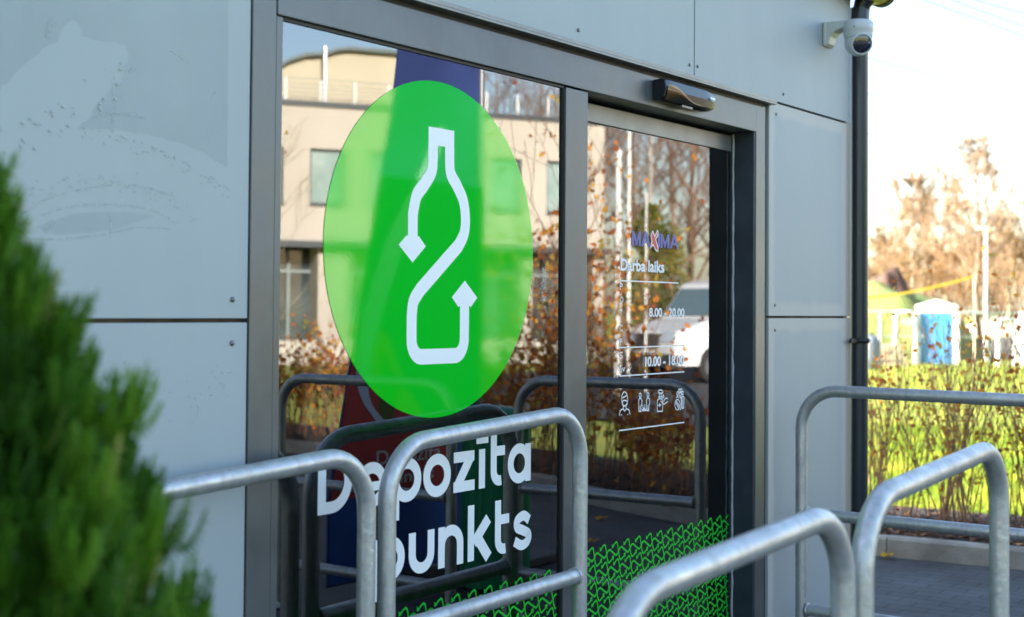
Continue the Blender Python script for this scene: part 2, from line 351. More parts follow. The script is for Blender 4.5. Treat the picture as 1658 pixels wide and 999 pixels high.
KP = [(8.09, 14), (8.09, 7), (8.09, 3), (8.09, .5), (8.14, -.4), (8.34, -1.4), (8.77, -2.55), (9.3, -3.6), (9.8, -5.0), (10.15, -6.6), (10.5, -9.0), (10.9, -12), (11.2, -15)]
def offs(path, d):
    out = []
    for i, p in enumerate(path):
        a = Vector(path[max(i-1, 0)]); b = Vector(path[min(i+1, len(path)-1)]); t = (b-a).normalized()
        out.append((p[0]-t.y*d, p[1]+t.x*d))       # d>0 : towards +x side for a path running to -y
    return out
m = MB(); pv = [(x, y, -.004) for x, y in KP]
m.add([(-8, y, -.004) for x, y in KP] + pv, [(i, i+1, len(KP)+i+1, len(KP)+i)[::-1] for i in range(len(KP)-1)])
m.build('pavement', MT['paver'], kind='structure')
# kerb stones
m = MB()
def along(path, step):
    segs = []
    for a, b in zip(path, path[1:]):
        a = Vector(a); b = Vector(b); L = (b-a).length
        k = max(1, round(L/step))
        for i in range(k): segs.append((a+(b-a)*i/k, a+(b-a)*(i+1)/k))
    return segs
for a, b in along(KP, 1.0):
    t = (b-a).normalized(); nrm = Vector((-t.y, t.x)); a2 = a+t*.003; b2 = b-t*.003; dz = R.uniform(-.004, .004)
    prof = [(0, -.1), (0, .095), (.012, .11), (.08, .112), (.08, -.1)]
    m.prism(prof, lambda p, q, d: (a2.x+(b2.x-a2.x)*d+nrm.x*p, a2.y+(b2.y-a2.y)*d+nrm.y*p, q+dz), 0, 1)
m.build('kerb', MT['kerb'], kind='structure')
# planting bed
m = MB(); q1 = offs(KP, .083); q2 = offs(KP, .5); q3 = offs(KP, 1.5); q4 = offs(KP, 2.0); n = len(KP)
vs = []
for qq, z in ((q1, .085), (q2, .11), (q3, .09), (q4, -.03)): vs += [(x, y, z) for x, y in qq]
m.add(vs, [(k*n+i, k*n+i+1, (k+1)*n+i+1, (k+1)*n+i) for k in range(3) for i in range(n-1)], smooth=True)
m.build('planting_bed', MT['soil'], kind='structure')
# road where the van stands, beyond the bed
m = MB(); m.add([(15.5, -5.5, .0), (19, -16, .0), (60, -16.5, .0), (60, -9.0, -.0)], [(0, 1, 2, 3)])
m.add([(24.0, -28.3, .004), (38, -19.6, .004), (40, -22, .004), (26, -31, .004)], [(0, 3, 2, 1)])
m.build('road', MT['asphalt'], kind='structure')

def leafquad(m, p, size, R_, tint, flat=None, wid=.55):
    if flat: nrm = Vector((R_.uniform(-.4, .4), R_.uniform(-.4, .4), 1)).normalized()
    else: nrm = Vector((R_.gauss(0, 1), R_.gauss(0, 1), R_.gauss(0, 1))).normalized()
    a = nrm.cross(Vector((R_.gauss(0, 1), R_.gauss(0, 1), R_.gauss(0, 1)))).normalized(); b = nrm.cross(a)
    p = Vector(p); f = nrm*size*.12
    v = [p-a*size*.5, p+b*size*wid*.5-f, p+a*size*.55, p-b*size*wid*.5-f, p+a*size*.1]
    m.add([tuple(x) for x in v], [(0, 1, 4), (1, 2, 4), (2, 3, 4), (3, 0, 4)], tint)

# leaf litter on the bed (uncountable)
m = MB()
for i in range(5200):
    k = R.random()*(len(KP)-3)+1; j = int(k); f = k-j; a = Vector(KP[j]); b = Vector(KP[j+1]); t = (b-a).normalized()
    if i < 2600:
        yy = R.uniform(-2.2, 1.8); j = 3 if yy > -.4 else 4; f = 0; a = Vector((8.09 if yy > -.4 else 8.09-(yy+.4)*.2, yy)); b = a; t = Vector((0, -1))
    p = a+(b-a)*f; d = R.triangular(.06, 1.6, .25); nrm = Vector((-t.y, t.x))
    leafquad(m, (p.x+nrm.x*d, p.y+nrm.y*d, .105+R.uniform(0, .03)), R.uniform(.03, .07), R, R.random()**1.6, flat=True, wid=.7)
tag(m.build('leaf_litter', MT['litter'], kind='stuff', tint=True), 'brown fallen leaves heaped over the bed behind the kerb', 'leaves')
# grass blades near (uncountable)
m = MB()
for i in range(42000):
    x = 9.5+R.random()**1.6*(9 if i < 24000 else 38); span = (x-0)*.11; yc = -2.5+x*.325
    y = yc+R.uniform(-1.3, 1.3)*x*.1
    d = x-KP[3][0]
    if x < 10.1 and R.random() < .4: continue
    h = R.uniform(.035, .09)*(1+max(0, x-16)*.02); a = R.random()*pi*2; lx = R.gauss(0, .03); ly = R.gauss(0, .03); wv = .004*(1+x/12)
    z = hgt(x, y)-.02
    m.add([(x-cos(a)*wv, y-sin(a)*wv, z), (x+cos(a)*wv, y+sin(a)*wv, z), (x+lx, y+ly, z+h)], [(0, 1, 2)], min(1, max(0, .3+(noise.noise(Vector((x, y, 0)))*.5)+R.random()*.4)))
tag(m.build('grass', MT['grass'], kind='stuff', tint=True), 'short grass of the lawn starting behind the planting bed', 'grass')

# ------------------------------------------------------------------ the shop
shop = thing('shop_building', (3, 0, 0), 'low shop building clad in silver grey panels with a dark framed glass entrance', 'building')
def panel(x0, x1, z0, z1, edged=True):
    m = MB(); m.box(x0, x1, 0, .014, z0, z1)
    o = m.build('cladding_panel', MT['panel'], shop, bevel=.0015)
    me = o.data; uv = me.uv_layers.new(name='metres'); off = wloc(shop)
    for lp in me.loops:
        c = me.vertices[lp.vertex_index].co
        X = c.x+off.x; Z = c.z
        uv.data[lp.index].uv = (9, 9)
    if edged:      # a finer front face whose uv is the distance to the nearest side
        nx, nz = 14, 14
        m2 = bmesh.new()
        bpy.data.meshes.remove(me) if False else None
        V = {}
        def cut(a, b, n):
            w_ = b-a; e = min(.12, w_*.3)
            return [a, a+e*.33, a+e*.66, a+e] + [a+e+(w_-2*e)*i/6 for i in range(1, 6)] + [b-e, b-e*.66, b-e*.33, b]
        xs = cut(x0, x1, nx); zs = cut(z0, z1, nz)
        vs = [(X-off.x, -.0012, Z) for Z in zs for X in xs]; n_ = len(xs)
        fs = [(j*n_+i, j*n_+i+1, (j+1)*n_+i+1, (j+1)*n_+i) for j in range(len(zs)-1) for i in range(n_-1)]
        me2 = bpy.data.meshes.new('panel_face'); me2.from_pydata(vs, [], fs); me2.materials.append(MT['panel'])
        uv = me2.uv_layers.new(name='metres')
        for lp in me2.loops:
            c = me2.vertices[lp.vertex_index].co; X = c.x+off.x
            uv.data[lp.index].uv = (min(X-x0, x1-X), min(c.z-z0, z1-c.z))
        bm = bmesh.new(); bm.from_mesh(me); bm.from_mesh(me2); bm.to_mesh(me); bm.free()
    return o
panel(.9, 2.446, 1.395, 2.88, False); panel(.9, 2.446, .06, 1.385, False)
panel(-1.5, .892, 1.395, 2.88, False); panel(-1.5, .892, .06, 1.385, False)
panel(.9, 2.438, 2.89, 2.96, False) if False else None
panel(2.452, 3.139, 2.295, 2.88, False); panel(3.147, 4.733, 2.295, 2.88, False); panel(4.741, 6.278, 2.298, 2.88, False)
panel(5.392, 6.222, 1.404, 2.288); panel(5.392, 6.222, .06, 1.394)
for z0, z1 in ((1.400, 2.2975), (.06, 1.3985)):
    m = MB(); m.prism([(6.224, .0), (6.24, -.003), (6.274, -.002), (6.28, .006), (6.285, .14), (6.281, .14), (6.276, .013), (6.224, .012)], lambda a, b, d: (a, b, d), z0, z1)
    m.build('corner_trim', MT['edge'], shop)
m = MB(); m.box(6.270, 6.2745, .0225, .138, .06, 2.88); m.box(6.224, 6.272, .0145, .021, .06, 2.88); m.build('corner_backing', MT['black'], shop)
m = MB()
for x, z in ((3.924, 2.34), (4.696, 2.338), (4.76, 2.341), (5.532, 2.306+.03), (5.459, 2.243), (2.396, 1.44), (2.396, 1.336), (5.451, 1.448), (5.452, 1.344), (1.66, 1.44), (1.66, 1.336), (3.1, 2.34), (3.19, 2.34)):
    m = MB(); m.lathe([(.0065, 0), (.0065, .002), (.004, .0042), (0, .0045)], (x, -.001, z), (0, -1, 0), 14)
    m.build('rivet', MT['screw'], shop)
# structure behind the cladding
m = MB()
m.box(-1.5, 2.45, .022, .22, 0, 2.95); m.box(2.45, 5.39, .022, .22, 2.30, 2.95); m.box(5.365, 6.27, .022, .22, 0, 2.95)
m.box(-1.5, -1.3, .22, 4.2, 0, 2.95); m.box(6.07, 6.27, .22, 4.2, 0, 2.95); m.box(-1.3, 6.07, 4.0, 4.2, 0, 2.95)
m.build('wall', MT['gap'], shop)
m = MB(); m.box(-1.5, 6.30, .16, 4.3, 2.952, 3.0); m.box(-1.52, 6.32, -.02, .16, 2.885, 3.01); m.build('roof', MT['pipe'], shop)
m = MB(); m.box(6.272, 6.285, .15, 4.2, .06, 2.88); m.build('side_cladding', MT['panel'], shop)
m = MB(); m.box(1.95, 2.0, .23, 3.99, 0, 2.9); m.box(6.0, 6.06, .23, 3.99, 0, 2.9); m.box(2, 6, 3.4, 3.5, 0, 2.9); m.box(2, 6, .23, 3.4, 2.6, 2.7); m.build('interior_wall', MT['inwall'], shop)
m = MB(); m.box(2, 6, .0, 3.4, .0, .02); m.build('interior_floor', MT['infloor'], shop)
# frame
m = MB()
m.box(2.450, 2.530, -.004, .12, .02, 2.30); m.box(2.533, 2.556, -.001, .12, .02, 2.146)
m.build('frame_post', MT['frame'], shop, bevel=.002); m = MB()
m.box(3.853, 3.986, -.002, .10, .02, 2.143)
m.build('mullion', MT['frame'], shop, bevel=.002); m = MB()
m.box(5.264, 5.330, -.004, .17, .02, 2.258); m.box(5.333, 5.357, -.001, .17, .02, 2.262)
m.build('frame_post', MT['frame'], shop, bevel=.002); m = MB()
m.box(2.556, 3.853, .0, .12, .02, .085)
m.build('bottom_frame', MT['frame'], shop, bevel=.002)
m = MB(); m.box(2.533, 5.262, -.006, .19, 2.148, 2.256); m.build('header', MT['frame'], shop, bevel=.002)
m = MB(); m.box(2.532, 5.40, -.034, .02, 2.272, 2.280); m.box(2.532, 5.40, -.034, -.028, 2.280, 2.293); m.build('flashing', MT['rail'], shop, bevel=.001)
m = MB(); m.box(2.532, 5.36, .01, .05, 2.257, 2.294); m.build('joint', MT['black'], shop); m = MB(); m.box(5.358, 5.391, .012, .05, .02, 2.29); m.build('joint', MT['black'], shop)
m = MB(); m.box(2.5565, 3.8525, .006, .045, 2.1395, 2.1475); m.box(3.845, 3.8525, .006, .045, .086, 2.1395)
m.build('gasket', MT['black'], shop)
m = MB(); m.box(5.2405, 5.2635, .092, .19, .02, 2.147); m.box(3.99, 5.24, .17, .19, 2.0, 2.147); m.build('reveal', MT['jamb'], shop)
m = MB(); m.box(5.250, 5.2632, .0, .092, .02, 2.147); m.build('reveal_lining', MT['jamb'], shop)
m = MB(); m.tube([(5.244+R.uniform(-.0015, .0015), .088+R.uniform(-.001, .001), .05+2.09*i/60) for i in range(61)], [.0045+R.uniform(-.0012, .0015) for i in range(61)], 6)
m.build('sealant_bead', MT['seal'], shop)
# fixed window : two panes
win = MB(); win.box(2.5575, 3.845, .012, .016, .0865, 2.1395); win = win.build('fixed_window', MT['glass'], shop)
m = MB(); m.box(2.5575, 3.845, .036, .040, .0865, 2.1395); m.build('inner_pane', MT['glass2'], win)
m = MB(); m.box(2.562, 3.837, .0405, .055, .088, .13); m.build('spacer', MT['dark'], win)
# sliding door leaf
door = MB(); door.box(3.992, 5.237, .100, .104, .05, 2.069); door = door.build('sliding_door', MT['glass'], shop)
m = MB(); m.box(3.992, 5.05, .120, .124, .05, 2.069); m.build('inner_pane', MT['glass2'], door)
m = MB(); m.box(3.988, 5.239, .094, .15, 2.071, 2.135); m.build('top_rail', MT['rail'], door, bevel=.002)
m = MB(); m.box(5.052, 5.10, .106, .15, .05, 2.069); m.box(5.10, 5.236, .125, .16, .05, 2.069); m.box(5.17, 5.178, .108, .124, .05, 2.069); m.box(5.20, 5.204, .108, .124, .05, 2.069); m.build('stile', MT['dark'], door)

# ---- stickers on the fixed window (outer face y = .040)
Y = .0385
m = MB(); cx, cz, rr = 3.240, 1.594, .4855; N = 96
m.add([(cx+rr*cos(2*pi*i/N), Y, cz+rr*sin(2*pi*i/N)) for i in range(N)], [tuple(range(N))])
m.add([(cx+rr*cos(2*pi*i/N), Y, cz+rr*sin(2*pi*i/N)) for i in range(N)] + [(cx+rr*cos(2*pi*i/N), .0399, cz+rr*sin(2*pi*i/N)) for i in range(N)], [(i, (i+1) % N, N+(i+1) % N, N+i) for i in range(N)])
m.v = [(x*.98898, y-.028, 1.42+(z-1.42)*.98898) for x, y, z in m.v]
tag(m.build('disc_sticker', MT['green'], win), 'round glossy green sticker with a bottle sign')
def bez(pts, n=7):
    """smooth polyline through points (Catmull-Rom)"""
    out = []; P = [pts[0]]+list(pts)+[pts[-1]]
    for i in range(1, len(P)-2):
        p0, p1, p2, p3 = P[i-1], P[i], P[i+1], P[i+2]
        for k in range(n):
            t = k/n
            out.append(tuple(.5*((2*b)+(-a+c)*t+(2*a-5*b+4*c-d)*t*t+(-a+3*b-3*c+d)*t**3) for a, b, c, d in zip(p0, p1, p2, p3)))
    out.append(pts[-1]); return out
m = MB(); y = Y-.0006
m.poly([(3.190, 1.894), (3.3105, 1.894), (3.3105, 1.945), (3.190, 1.945)][::1], y)
lc = [(3.211, 1.895), (3.211, 1.86)] + bez([(3.211, 1.86), (3.206, 1.818), (3.173, 1.778), (3.138, 1.742), (3.122, 1.690)]) + [(3.122, 1.60)]
m.ribbon(lc, .043, y-.00012)
m.poly([(3.060, 1.600), (3.122, 1.552), (3.181, 1.600), (3.148, 1.629), (3.138, 1.621), (3.106, 1.621), (3.096, 1.629)], y-.00024)
rc = [(3.289, 1.895), (3.289, 1.86)] + bez([(3.289, 1.86), (3.295, 1.818), (3.326, 1.784), (3.357, 1.742), (3.3685, 1.690), (3.362, 1.645), (3.335, 1.608)]) + bez([(3.158, 1.476), (3.128, 1.442), (3.1205, 1.40)]) + [(3.1205, 1.345)] + arc(3.165, 1.335, .0445, .050, 180, 270, 10)[1:] + arc(3.323, 1.335, .0445, .050, 270, 360, 10) + [(3.3675, 1.455)]
m.ribbon(rc, .044, y-.00036)
m.poly([(3.305, 1.456), (3.338, 1.427), (3.350, 1.436), (3.386, 1.436), (3.397, 1.427), (3.430, 1.456), (3.3675, 1.506)], y-.00048)
m.v = [(x*.98898, y-.028, 1.42+(z-1.42)*.98898) for x, y, z in m.v]
tag(m.build('bottle_symbol', MT['white'], win), 'white bottle outline made of two curved arrows')

def onwin(mb):
    mb.v = [(x*.98898, y-.028, 1.42+(z-1.42)*.98898) for x, y, z in mb.v]; return mb
def glyph(mb, ch, x, z, y, q=.118, w_=.031, asc=.166):
    """rounded grotesque letters as strokes; returns nothing"""
    h = w_/2; k = [0]
    def st(pts, closed=False, ww=None): mb.ribbon(pts, ww or w_, y-.0001*k[0], closed); k[0] += 1
    rx, rz, c = .1285/2-h, q/2-h+.003, z+q/2
    if ch == 'D':
        st([(x+h, z), (x+h, z+asc)]); st([(x+h, z+h)] + arc(x+.052, z+asc/2, .066, asc/2-h, -90, 90, 18) + [(x+h, z+asc-h)])
    if ch == 'e':
        st(arc(x+.064, c, rx, rz, 0, 318, 30)); st([(x+.02, c-.004), (x+.128, c-.004)], ww=w_*.8)
    if ch == 'p': st([(x+h, z-.05), (x+h, z+q)]); st(arc(x+.064, c, rx, rz, 0, 345, 30)+[], True)
    if ch == 'o': st(arc(x+.0645, c, rx, rz, 0, 348, 30), True)
    if ch == 'a': st(arc(x+.062, c, rx-.002, rz, 0, 348, 30), True); st([(x+.1255-h, z), (x+.1255-h, z+q)])
    if ch == 'z': st([(x+.003, z+q-h), (x+.104, z+q-h)]); st([(x+.002, z+h), (x+.106, z+h)]); st([(x+.088, z+q-h), (x+.018, z+h)], ww=w_*1.12)
    if ch == 'i': st([(x+h, z), (x+h, z+q)]); st([(x-.014, z+q+.030), (x+.047, z+q+.030)], ww=w_*.85)
    if ch == 't': st([(x+h, z+asc), (x+h, z+.045)] + arc(x+h+.032, z+.045, .032, .045-h, 180, 285, 10)[1:]); st([(x+h, z+q-h+.004), (x+.074, z+q-h+.004)], ww=w_*.95)
    if ch == 'u': st([(x+h, z+q), (x+h, z+.055)] + arc(x+.058, z+.055, .058-h, .056-h, 180, 360, 16)[1:] + [(x+.116-h, z+q)])
    if ch == 'n': st([(x+h, z), (x+h, z+q)]); st([(x+h, z+.05)] + arc(x+.060, z+q-.055, .060-h, .057-h, 180, 0, 16) + [(x+.12-h, z)])
    if ch == 'k': st([(x+h, z), (x+h, z+asc)]); st([(x+.104, z+q), (x+.03, z+.052)], ww=w_*1.15); st([(x+.048, z+.066), (x+.106, z)], ww=w_*1.2)
    if ch == 's': st(bez([(x+.092, z+q-.030), (x+.062, z+q-h+.002), (x+.028, z+q-.024), (x+.026, z+q-.046), (x+.058, z+q/2), (x+.088, z+.044), (x+.082, z+.022), (x+.05, z+h-.002), (x+.012, z+.030)], 5))
m = MB(); z = .883
for ch, x in zip('Depozita', (2.743, 2.893, 3.043, 3.180, 3.3195, 3.447, 3.507, 3.597)): glyph(m, ch, x, z, Y)
z = .672
for ch, x in zip('punkts', (2.972, 3.118, 3.252, 3.394, 3.532, 3.624)): glyph(m, ch, x, z, Y)
onwin(m)
tag(m.build('window_lettering', MT['white'], win), 'large white words Depozīta punkts')

def wave(mb, x0, x1, ztop, zbot, y):
    """rows of little linked bottle arrows"""
    P, Q = .0805, .0615; k = 0
    xs = x0-P
    rows = int((ztop-zbot)/Q)+1; cols = int((x1-x0)/P)+3
    for r_ in range(rows):
        for c in range(cols):
            ox = xs+c*P+(.009*r_ % P); oz = ztop-r_*Q; yy = y-.0001*((r_*3+c) % 9)
            S1 = [(.010, -.012), (.022, -.004), (.032, 0), (.039, -.004), (.043, -.018), (.047, -.034), (.052, -.052), (.060, -.065), (.067, -.066), (.092, -.053)]
            S2 = [(-.033, -.036), (-.027, -.027), (-.019, -.0225), (-.010, -.0225), (.0, -.029), (.030, -.046), (.038, -.044), (.045, -.036)]
            for s_, wv in ((S1, .0066), (S2, .0070)):
                pts = [(ox+a, oz+b) for a, b in s_ if x0 <= ox+a <= x1 and oz+b >= zbot]
                if len(pts) >= 2: mb.ribbon(pts, wv, yy)
            if x0 < ox-.004 and ox+.012 < x1 and oz-.026 > zbot: mb.poly([(ox+.001, oz-.003), (ox+.002, oz-.0195), (ox+.017, oz-.016), (ox+.010, oz-.011)][::1], yy-.00005)
            ex = ox+.0955
            if x0 < ex-.01 and ex+.004 < x1 and oz-.045 > zbot: mb.poly([(ex+.002, oz-.043), (ex-.015, oz-.048), (ex-.006, oz-.054), (ex+.0, oz-.064)], yy-.00005)
m = MB(); wave(m, 2.590, 3.884, .585, .085, Y); onwin(m); m.build('arrow_pattern', MT['green2'], win)
m = MB(); wave(m, 3.996, 5.234, .603, .07, .0985); m.build('arrow_pattern', MT['green2'], door)
# ---- door lettering
YD = .0985
m = MB(); textmesh('Darba laiks', m, 4.370, 4.690, 1.563, .044, YD, .028)
textmesh('8.00 - 20.00', m, 4.577, 4.851, 1.398, .034, YD, .03); textmesh('10.00 - 18.00', m, 4.548, 4.850, 1.215, .038, YD, .032)
for s_, z, wv in (('P', 1.495, .018), ('O', 1.447, .024), ('T', 1.400, .019), ('C', 1.346, .021), ('P', 1.298, .018), ('S', 1.250, .022), ('Sv', 1.202, .040)):
    textmesh(s_, m, 4.366, 4.366+wv, z, .024, YD, .012)
tag(m.build('opening_hours', MT['white'], door), 'white opening hours under the words Darba laiks')
m = MB()
for z, x1 in ((1.5275, 4.80), (1.289, 4.851), (1.188, 4.851), (.9945, 4.853)): m.ribbon([(4.367, z), (x1, z)], .0045, YD)
m.build('rule_lines', MT['white'], door)
m = MB()
def blk(ch, x, w_, z=1.657, h=.052, t=.0165):
    if ch == 'I': m.poly([(x, z), (x+w_, z), (x+w_, z+h), (x, z+h)], YD)
    if ch == 'M': m.poly([(x, z), (x+t, z), (x+t, z+h*.55), (x+w_/2-.004, z), (x+w_/2+.004, z), (x+w_-t, z+h*.55), (x+w_-t, z), (x+w_, z), (x+w_, z+h), (x+w_-t, z+h), (x+w_/2, z+h*.42), (x+t, z+h), (x, z+h)], YD)
    if ch == 'A':
        c = x+w_/2
        m.poly([(x, z), (x+t, z), (x+t+.004, z+h*.24), (x+w_-t-.004, z+h*.24), (x+w_-t, z), (x+w_, z), (c+t*.6, z+h), (c, z+h), (c, z+h*.72), (c+.006, z+h*.44), (c-.006, z+h*.44), (c, z+h*.72), (c, z+h), (c-t*.6, z+h)], YD)
for ch, x, w_ in (('M', 4.449, .066), ('A', 4.517, .066), ('I', 4.639, .019), ('M', 4.661, .068), ('A', 4.732, .070)): blk(ch, x, w_)
m.build('shop_name', MT['blue'], door)
fx = lambda p: [(4.449+(a-150)*.000423, 1.709-(b-160-.06*(a-150))*.000212) for a, b in p]
figure = [(512, 150), (548, 240), (592, 135), (606, 160), (598, 230), (562, 290), (585, 370), (606, 440), (603, 500), (568, 485), (515, 385), (472, 440), (482, 372), (497, 330), (478, 235), (492, 180)]
m = MB(); m.ribbon(fx(figure), .0045, YD-.0002, True); m.build('name_outline', MT['white'], door)
m = MB(); m.poly(fx(figure)[::-1], YD); m.build('name_figure', MT['red'], door)
def ic(p): return [(4.363+(a-150)*.000363, .995+(805-(a-1500)*.129-b)*.000182) for a, b in p]
def el(cx_, cy_, rx_, ry_, n=14): return [(cx_+rx_*cos(2*pi*i/n), cy_+ry_*sin(2*pi*i/n)) for i in range(n)]
ICO = [(el(262, 360, 58, 140), 1), ([(222, 340), (312, 285)], 0), ([(222, 405), (262, 385), (312, 405), (310, 470), (262, 500), (222, 475)], 1), ([(238, 500), (236, 560), (262, 600), (290, 560), (290, 500)], 0), ([(160, 690), (175, 600), (210, 562), (240, 560)], 0), ([(290, 555), (335, 562), (355, 600), (366, 665)], 0), ([(200, 660), (200, 685)], 0), ([(322, 650), (322, 675)], 0),
 (el(568, 275, 20, 42), 1), (el(724, 258, 20, 42), 1), ([(540, 595), (537, 380), (555, 340), (585, 340), (603, 380), (600, 460), (585, 480), (583, 595)], 1), ([(700, 580), (692, 370), (708, 325), (742, 325), (760, 370), (757, 450), (745, 470), (740, 580)], 1), ([(563, 480), (563, 590)], 0), ([(722, 470), (722, 580)], 0), ([(600, 560), (690, 550)], 0), ([(620, 460), (622, 520), (640, 540)], 0), ([(662, 455), (660, 520), (645, 540)], 0), ([(605, 585), (690, 575)], 0),
 ([(940, 215), (940, 170), (975, 150), (1020, 160), (1035, 195), (1020, 215)], 1), ([(960, 220), (960, 290)], 0), ([(1000, 220), (1000, 290)], 0), ([(935, 300), (1015, 290)], 0), ([(915, 590), (915, 370), (940, 335), (1010, 330), (1030, 370), (1025, 585)], 1), ([(1040, 245), (1055, 290), (1035, 315), (1025, 285)], 1), ([(985, 375), (1060, 440), (1135, 385)], 0), ([(1050, 380), (1090, 315), (1135, 320)], 0), ([(968, 420), (968, 500)], 0), ([(935, 465), (1000, 455)], 0),
 (el(1345, 440, 55, 110), 1), ([(1310, 400), (1375, 520)], 0), ([(1315, 360), (1385, 480)], 0), (el(1385, 145, 18, 34), 1), (el(1430, 140, 18, 34), 1), (el(1350, 210, 18, 38), 1), (el(1460, 195, 18, 38), 1), (el(1408, 225, 20, 42), 1), ([(1320, 300), (1345, 272), (1375, 290)], 0), ([(1440, 275), (1480, 262), (1495, 300), (1480, 510), (1440, 515), (1440, 275)], 0), ([(1395, 300), (1425, 290), (1430, 370), (1415, 540), (1395, 540)], 0), ([(1462, 290), (1460, 500)], 0)]
m = MB()
for i, (p, cl) in enumerate(ICO): m.ribbon(ic(p), .0042, YD-.0001*(i % 8), bool(cl))
tag(m.build('hygiene_icons', MT['white'], door), 'row of four small white outline icons')

# ---- moisture on the left panel
dark = [(.905, 2.3), (2.367, 2.3), (2.373, 1.933), (2.371, 1.752), (2.33, 1.77), (2.281, 1.787), (2.215, 1.8), (2.134, 1.807), (2.039, 1.807), (1.941, 1.801), (1.972, 1.831), (1.988, 1.856), (2.016, 1.887), (2.054, 1.918), (2.062, 1.934), (2.05, 1.942), (2.066, 1.958), (2.073, 1.983), (2.064, 1.996), (2.035, 1.999), (1.977, 1.995), (1.946, 1.999), (1.951, 2.011), (1.936, 2.026), (1.92, 2.029), (1.901, 2.013), (1.89, 1.995), (1.891, 1.982), (1.859, 1.962), (1.829, 1.938), (1.793, 1.905), (1.764, 1.874), (1.708, 1.816), (1.5, 1.62), (.905, 1.3+.2)]
def jag(p, a=.004):
    out = []
    for i in range(len(p)):
        q0, q1 = p[i], p[(i+1) % len(p)]; L = hypot(q1[0]-q0[0], q1[1]-q0[1]); k = max(1, int(L/.012)) if L < .25 else 1
        for j in range(k): out.append((q0[0]+(q1[0]-q0[0])*j/k+(R.uniform(-a, a) if k > 1 else 0), q0[1]+(q1[1]-q0[1])*j/k+(R.uniform(-a, a) if k > 1 else 0)))
    return out
film = filmmat('wet film', (.20, .27, .32), .11, .45, 3, .1, .6); smear = filmmat('dull smear', (.44, .48, .50), .3, .5, 90, .35, .6)
m = MB(); m.poly(jag(dark, .0025)[::-1], -.0016)
m.poly(jag([(1.836, 1.584), (1.881, 1.601), (1.936, 1.618), (2.009, 1.627), (2.093, 1.63), (2.155, 1.626), (2.111, 1.612), (2.051, 1.593), (1.977, 1.58), (1.89, 1.571)], .001), -.0016)
m.build('wet_film', film, shop)
m = MB()
for p, wv in (([(1.98, 1.829), (2.03, 1.841), (2.081, 1.846), (2.12, 1.844)], .006), ([(2.033, 1.909), (2.033, 1.801)], .006), ([(2.191, 2.007), (2.216, 2.0), (2.245, 1.984)], .004), ([(2.322, 1.912), (2.330, 1.929)], .007), ([(1.859, 1.98), (1.866, 2.01), (1.877, 2.02)], .013), ([(2.075, 1.938), (2.092, 1.952)], .009),
    ([(1.809, 1.611), (1.873, 1.647), (1.983, 1.678), (2.101, 1.691), (2.208, 1.674)], .004), ([(1.80, 1.56), (1.9, 1.563), (2.0, 1.575), (2.1, 1.597), (2.2, 1.60)], .004), ([(1.85, 1.61), (1.95, 1.637), (2.08, 1.645), (2.17, 1.632), (2.22, 1.61)], .005), ([(1.86, 1.575), (1.885, 1.60)], .012), ([(2.03, 1.57), (2.03, 1.62)], .006)):
    m.ribbon(bez(p, 8) if len(p) > 2 else p, wv, -.0020-R.random()*.0003)
m.build('smear_marks', smear, shop)
dropm = bpy.data.materials.new('water drop'); dropm.use_nodes = True
bb = dropm.node_tree.nodes['Principled BSDF']; bb.inputs['Base Color'].default_value = (.44, .49, .52, 1); bb.inputs['Roughness'].default_value = .25; bb.inputs['Specular IOR Level'].default_value = .9
m = MB()
def drop(x, z, r_): m.lathe([(r_, 0), (r_*.85, r_*.35), (r_*.5, r_*.55), (0, r_*.62)], (x, -.0019, z), (0, -1, 0), 7)
for i in range(70):
    t = R.random(); bx = 1.62+.44*t; bz = 1.72+.27*t-.10*(R.random()**.8)-.02*sin(t*3); drop(bx, bz, R.uniform(.0009, .0026) if R.random() < .8 else .0036)
for i in range(90):
    t = R.random(); drop(1.95+.43*t, 1.803-.10*t*t-R.random()**2*.03, R.uniform(.0008, .002))
for i in range(110):
    t = R.random(); drop(1.78+.5*t, 1.64+.05*sin(t*pi)+R.gauss(0, .012), R.uniform(.0008, .0018))
for i in range(120):
    t = R.random(); drop(2.0+.4*t, 1.22+.02*sin(t*9)+R.gauss(0, .035), R.uniform(.0008, .0019))
m.build('water_drops', dropm, shop, kind='stuff')
m = MB()
for i in range(80):
    drop_ = (3.745+R.gauss(0, .012), .0115, 1.50+R.gauss(0, .035)); r_ = R.uniform(.001, .0025)
    m.lathe([(r_, 0), (r_*.8, r_*.4), (0, r_*.6)], drop_, (0, -1, 0), 6)
m.build('water_drops', dropm, win, kind='stuff')
# ---- downpipe & gutter
m = MB(); m.tube([(6.335, -.02, .03), (6.335, -.02, 2.80), (6.335, -.035, 2.86), (6.335, -.075, 2.90)], .041, 24); m.tube([(6.335, -.02, 2.78), (6.335, -.022, 2.84)], .046, 24)
dp = m.build('downpipe', MT['pipe'], shop)
m = MB()
for z in (1.29, 2.55):
    if z > 2: continue
    m.lathe([(.042, -.012), (.045, -.012), (.045, .012), (.042, .012)], (6.335, -.02, z), (0, 0, 1), 24); m.box(6.22, 6.31, -.03, -.018, z-.009, z+.009)
    m.box(6.325, 6.345, -.07, -.06, z-.007, z+.007)
m.build('pipe_bracket', MT['black'], dp)
m = MB()
prof = [(.066*cos(radians(a)), .066*sin(radians(a))) for a in range(180, 361, 15)] + [(.063*cos(radians(a)), .063*sin(radians(a))) for a in range(360, 179, -15)]
m.prism(prof, lambda a, b, d: (d, -.085+a, 2.928+b), -1.5, 6.46)
m.lathe([(0, 0), (.066, 0), (.070, .004), (.070, .012), (.066, .014)], (6.45, -.085, 2.928), (1, 0, 0), 24); m.lathe([(.067, 0), (.071, .004), (.071, .012), (.067, .016)], (6.42, -.085, 2.928), (1, 0, 0), 24)
